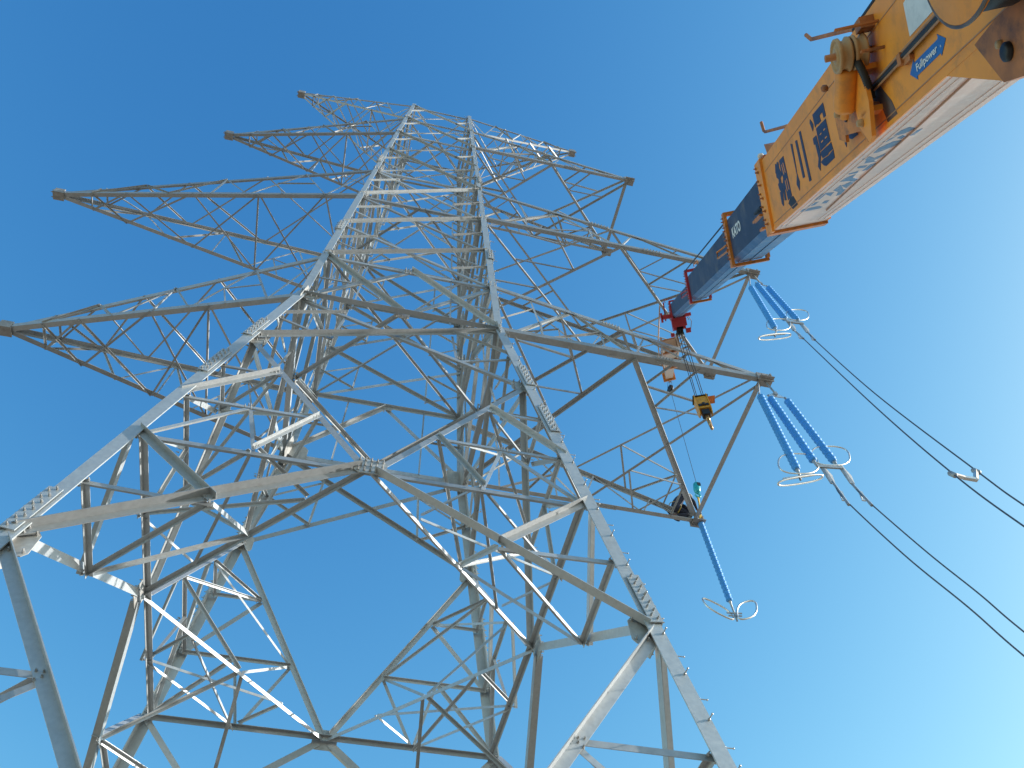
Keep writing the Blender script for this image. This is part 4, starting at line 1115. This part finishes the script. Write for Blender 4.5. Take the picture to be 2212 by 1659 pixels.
# ------------------------------------------------------------------ worker on the far arm tip
wk = thing('person', 'person in navy workwear and harness crouching on the lowest right crossarm tip', 'person', tuple(R((10.35, 3.0, 0.1))))
J = {}; ED = []; RAD = {}
def jt(n_, p, r_, par=None):
    J[n_] = V((10.35, 3.0, 0.05)) + (V(p) - V((10.35, 3.0, 0.05))) * (1.12 if not n_[:2] in ('ha', 'wr') else 1.06); RAD[n_] = (r_[0] * 1.12, r_[1] * 1.12)
    if par: ED.append((par, n_))
jt('pelvis', (10.25, 3.0, 0.44), (0.21, 0.20))
jt('spine', (10.36, 3.0, 0.76), (0.22, 0.19), 'pelvis')
jt('chest', (10.56, 3.0, 0.97), (0.20, 0.17), 'spine')
jt('neck', (10.69, 3.0, 1.05), (0.07, 0.07), 'chest')
jt('jaw', (10.74, 3.0, 1.04), (0.075, 0.075), 'neck')
jt('head', (10.80, 2.99, 1.10), (0.10, 0.095), 'jaw')
for sd, yy, el_, hd in (('R', -1, (10.80, 2.72, 0.60), (10.96, 2.84, 0.34)), ('L', 1, (10.86, 3.16, 0.60), (10.93, 3.02, 0.36))):
    jt('sh' + sd, (10.58, 3.0 + yy * 0.20, 0.95), (0.095, 0.095), 'chest')
    jt('el' + sd, el_, (0.07, 0.07), 'sh' + sd)
    wr = lerp(el_, hd, 0.82)
    jt('wr' + sd, wr, (0.034, 0.034), 'el' + sd)
    jt('ha' + sd, hd, (0.036, 0.024), 'wr' + sd)
    dh = (V(hd) - V(el_)).normalized()
    sw = V((0, 1, 0)); sw = (sw - dh * sw.dot(dh)).normalized()
    for k in range(4):
        b0 = V(hd) + dh * 0.035 + sw * (k - 1.5) * 0.018
        jt('f%d%s' % (k, sd), b0, (0.010, 0.010), 'ha' + sd)
        jt('g%d%s' % (k, sd), b0 + dh * (0.034 + 0.006 * (k in (1, 2))) + V((0.012, 0, -0.012)), (0.009, 0.009), 'f%d%s' % (k, sd))
        jt('h%d%s' % (k, sd), b0 + dh * 0.045 + V((0.02, 0, -0.036)), (0.008, 0.008), 'g%d%s' % (k, sd))
    jt('t0' + sd, V(hd) + sw * yy * -0.038, (0.011, 0.011), 'ha' + sd)
    jt('t1' + sd, V(hd) + sw * yy * -0.052 + dh * 0.03, (0.009, 0.009), 't0' + sd)
jt('hipR', (10.27, 2.90, 0.36), (0.13, 0.13), 'pelvis')
jt('kneeR', (10.62, 2.92, 0.18), (0.095, 0.095), 'hipR')
jt('calfR', (10.42, 2.93, 0.12), (0.075, 0.075), 'kneeR')
jt('ankR', (10.19, 2.94, 0.10), (0.042, 0.042), 'calfR')
jt('hipL', (10.24, 3.10, 0.36), (0.13, 0.13), 'pelvis')
jt('kneeL', (10.42, 3.20, 0.16), (0.095, 0.095), 'hipL')
jt('calfL', (10.24, 3.17, 0.30), (0.075, 0.075), 'kneeL')
jt('ankL', (10.07, 3.14, 0.50), (0.042, 0.042), 'calfL')
names_ = list(J)
me = bpy.data.meshes.new('body')
me.from_pydata([R(J[k]) for k in names_], [(names_.index(a), names_.index(b)) for a, b in ED], [])
tmp = bpy.data.objects.new('body', me); COL.objects.link(tmp)
sk = tmp.modifiers.new('skin', 'SKIN'); sk.use_smooth_shade = True
for i, k in enumerate(names_):
    me.skin_vertices[0].data[i].radius = RAD[k]
    me.skin_vertices[0].data[i].use_root = (k == 'pelvis')
sub = tmp.modifiers.new('sub', 'SUBSURF'); sub.levels = 2; sub.render_levels = 2
bpy.context.view_layer.update()
bm_ = bpy.data.meshes.new_from_object(tmp.evaluated_get(bpy.context.evaluated_depsgraph_get()))
bpy.data.objects.remove(tmp)
body = bpy.data.objects.new('body', bm_); COL.objects.link(body)
body.parent = wk; body.matrix_parent_inverse = wk.matrix_basis.inverted()
bm_.materials.clear(); bm_.materials.append(M['cloth']); bm_.materials.append(M['skin'])
for p in bm_.polygons:
    p.use_smooth = True
    c_ = p.center - V((0, 0, Z0))
    if (c_ - J['head']).length < 0.17 or any((c_ - J['ha' + s]).length < 0.075 for s in 'RL'):
        p.material_index = 1
m = MB()
hd = R(J['head']); hax = V((0.35, 0, 0.94)).normalized()
m.lathe(hd + hax * 0.0, hax, [(0.0, 0.165), (0.012, 0.165), (0.015, 0.125), (0.06, 0.12), (0.10, 0.095), (0.125, 0.05), (0.135, 0.01)], 22); m.build('helmet', 'helmet', wk)
for k, tw in (('ankR', V((-0.75, 0, -0.30))), ('ankL', V((-0.55, 0, 0.55)))):
    p = R(J[k]); t_ = tw.normalized()
    m = MB(); m.tube([p - t_ * 0.05, p + t_ * 0.03, p + t_ * 0.12 + V((0, 0, -0.01)), p + t_ * 0.22, p + t_ * 0.26], [0.05, 0.056, 0.052, 0.048, 0.025], 10); m.build('boot', 'boot', wk)
m = MB()
for k in ('hipR', 'hipL'):
    c_ = lerp(J[k], J['knee' + k[-1]], 0.25); ax_ = (J['knee' + k[-1]] - J[k]).normalized(); u = ax_.orthogonal().normalized(); v = ax_.cross(u)
    m.tube([R(c_ + (u * math.cos(a) + v * math.sin(a)) * 0.14) for a in [i * math.pi / 9 for i in range(18)]], 0.014, 6, True)
ax_ = (J['spine'] - J['pelvis']).normalized(); u = ax_.orthogonal().normalized(); v = ax_.cross(u)
m.tube([R(lerp(J['pelvis'], J['spine'], 0.35) + (u * math.cos(a) + v * math.sin(a)) * 0.215) for a in [i * math.pi / 10 for i in range(20)]], 0.014, 6, True)
m.build('harness', 'harness', wk)
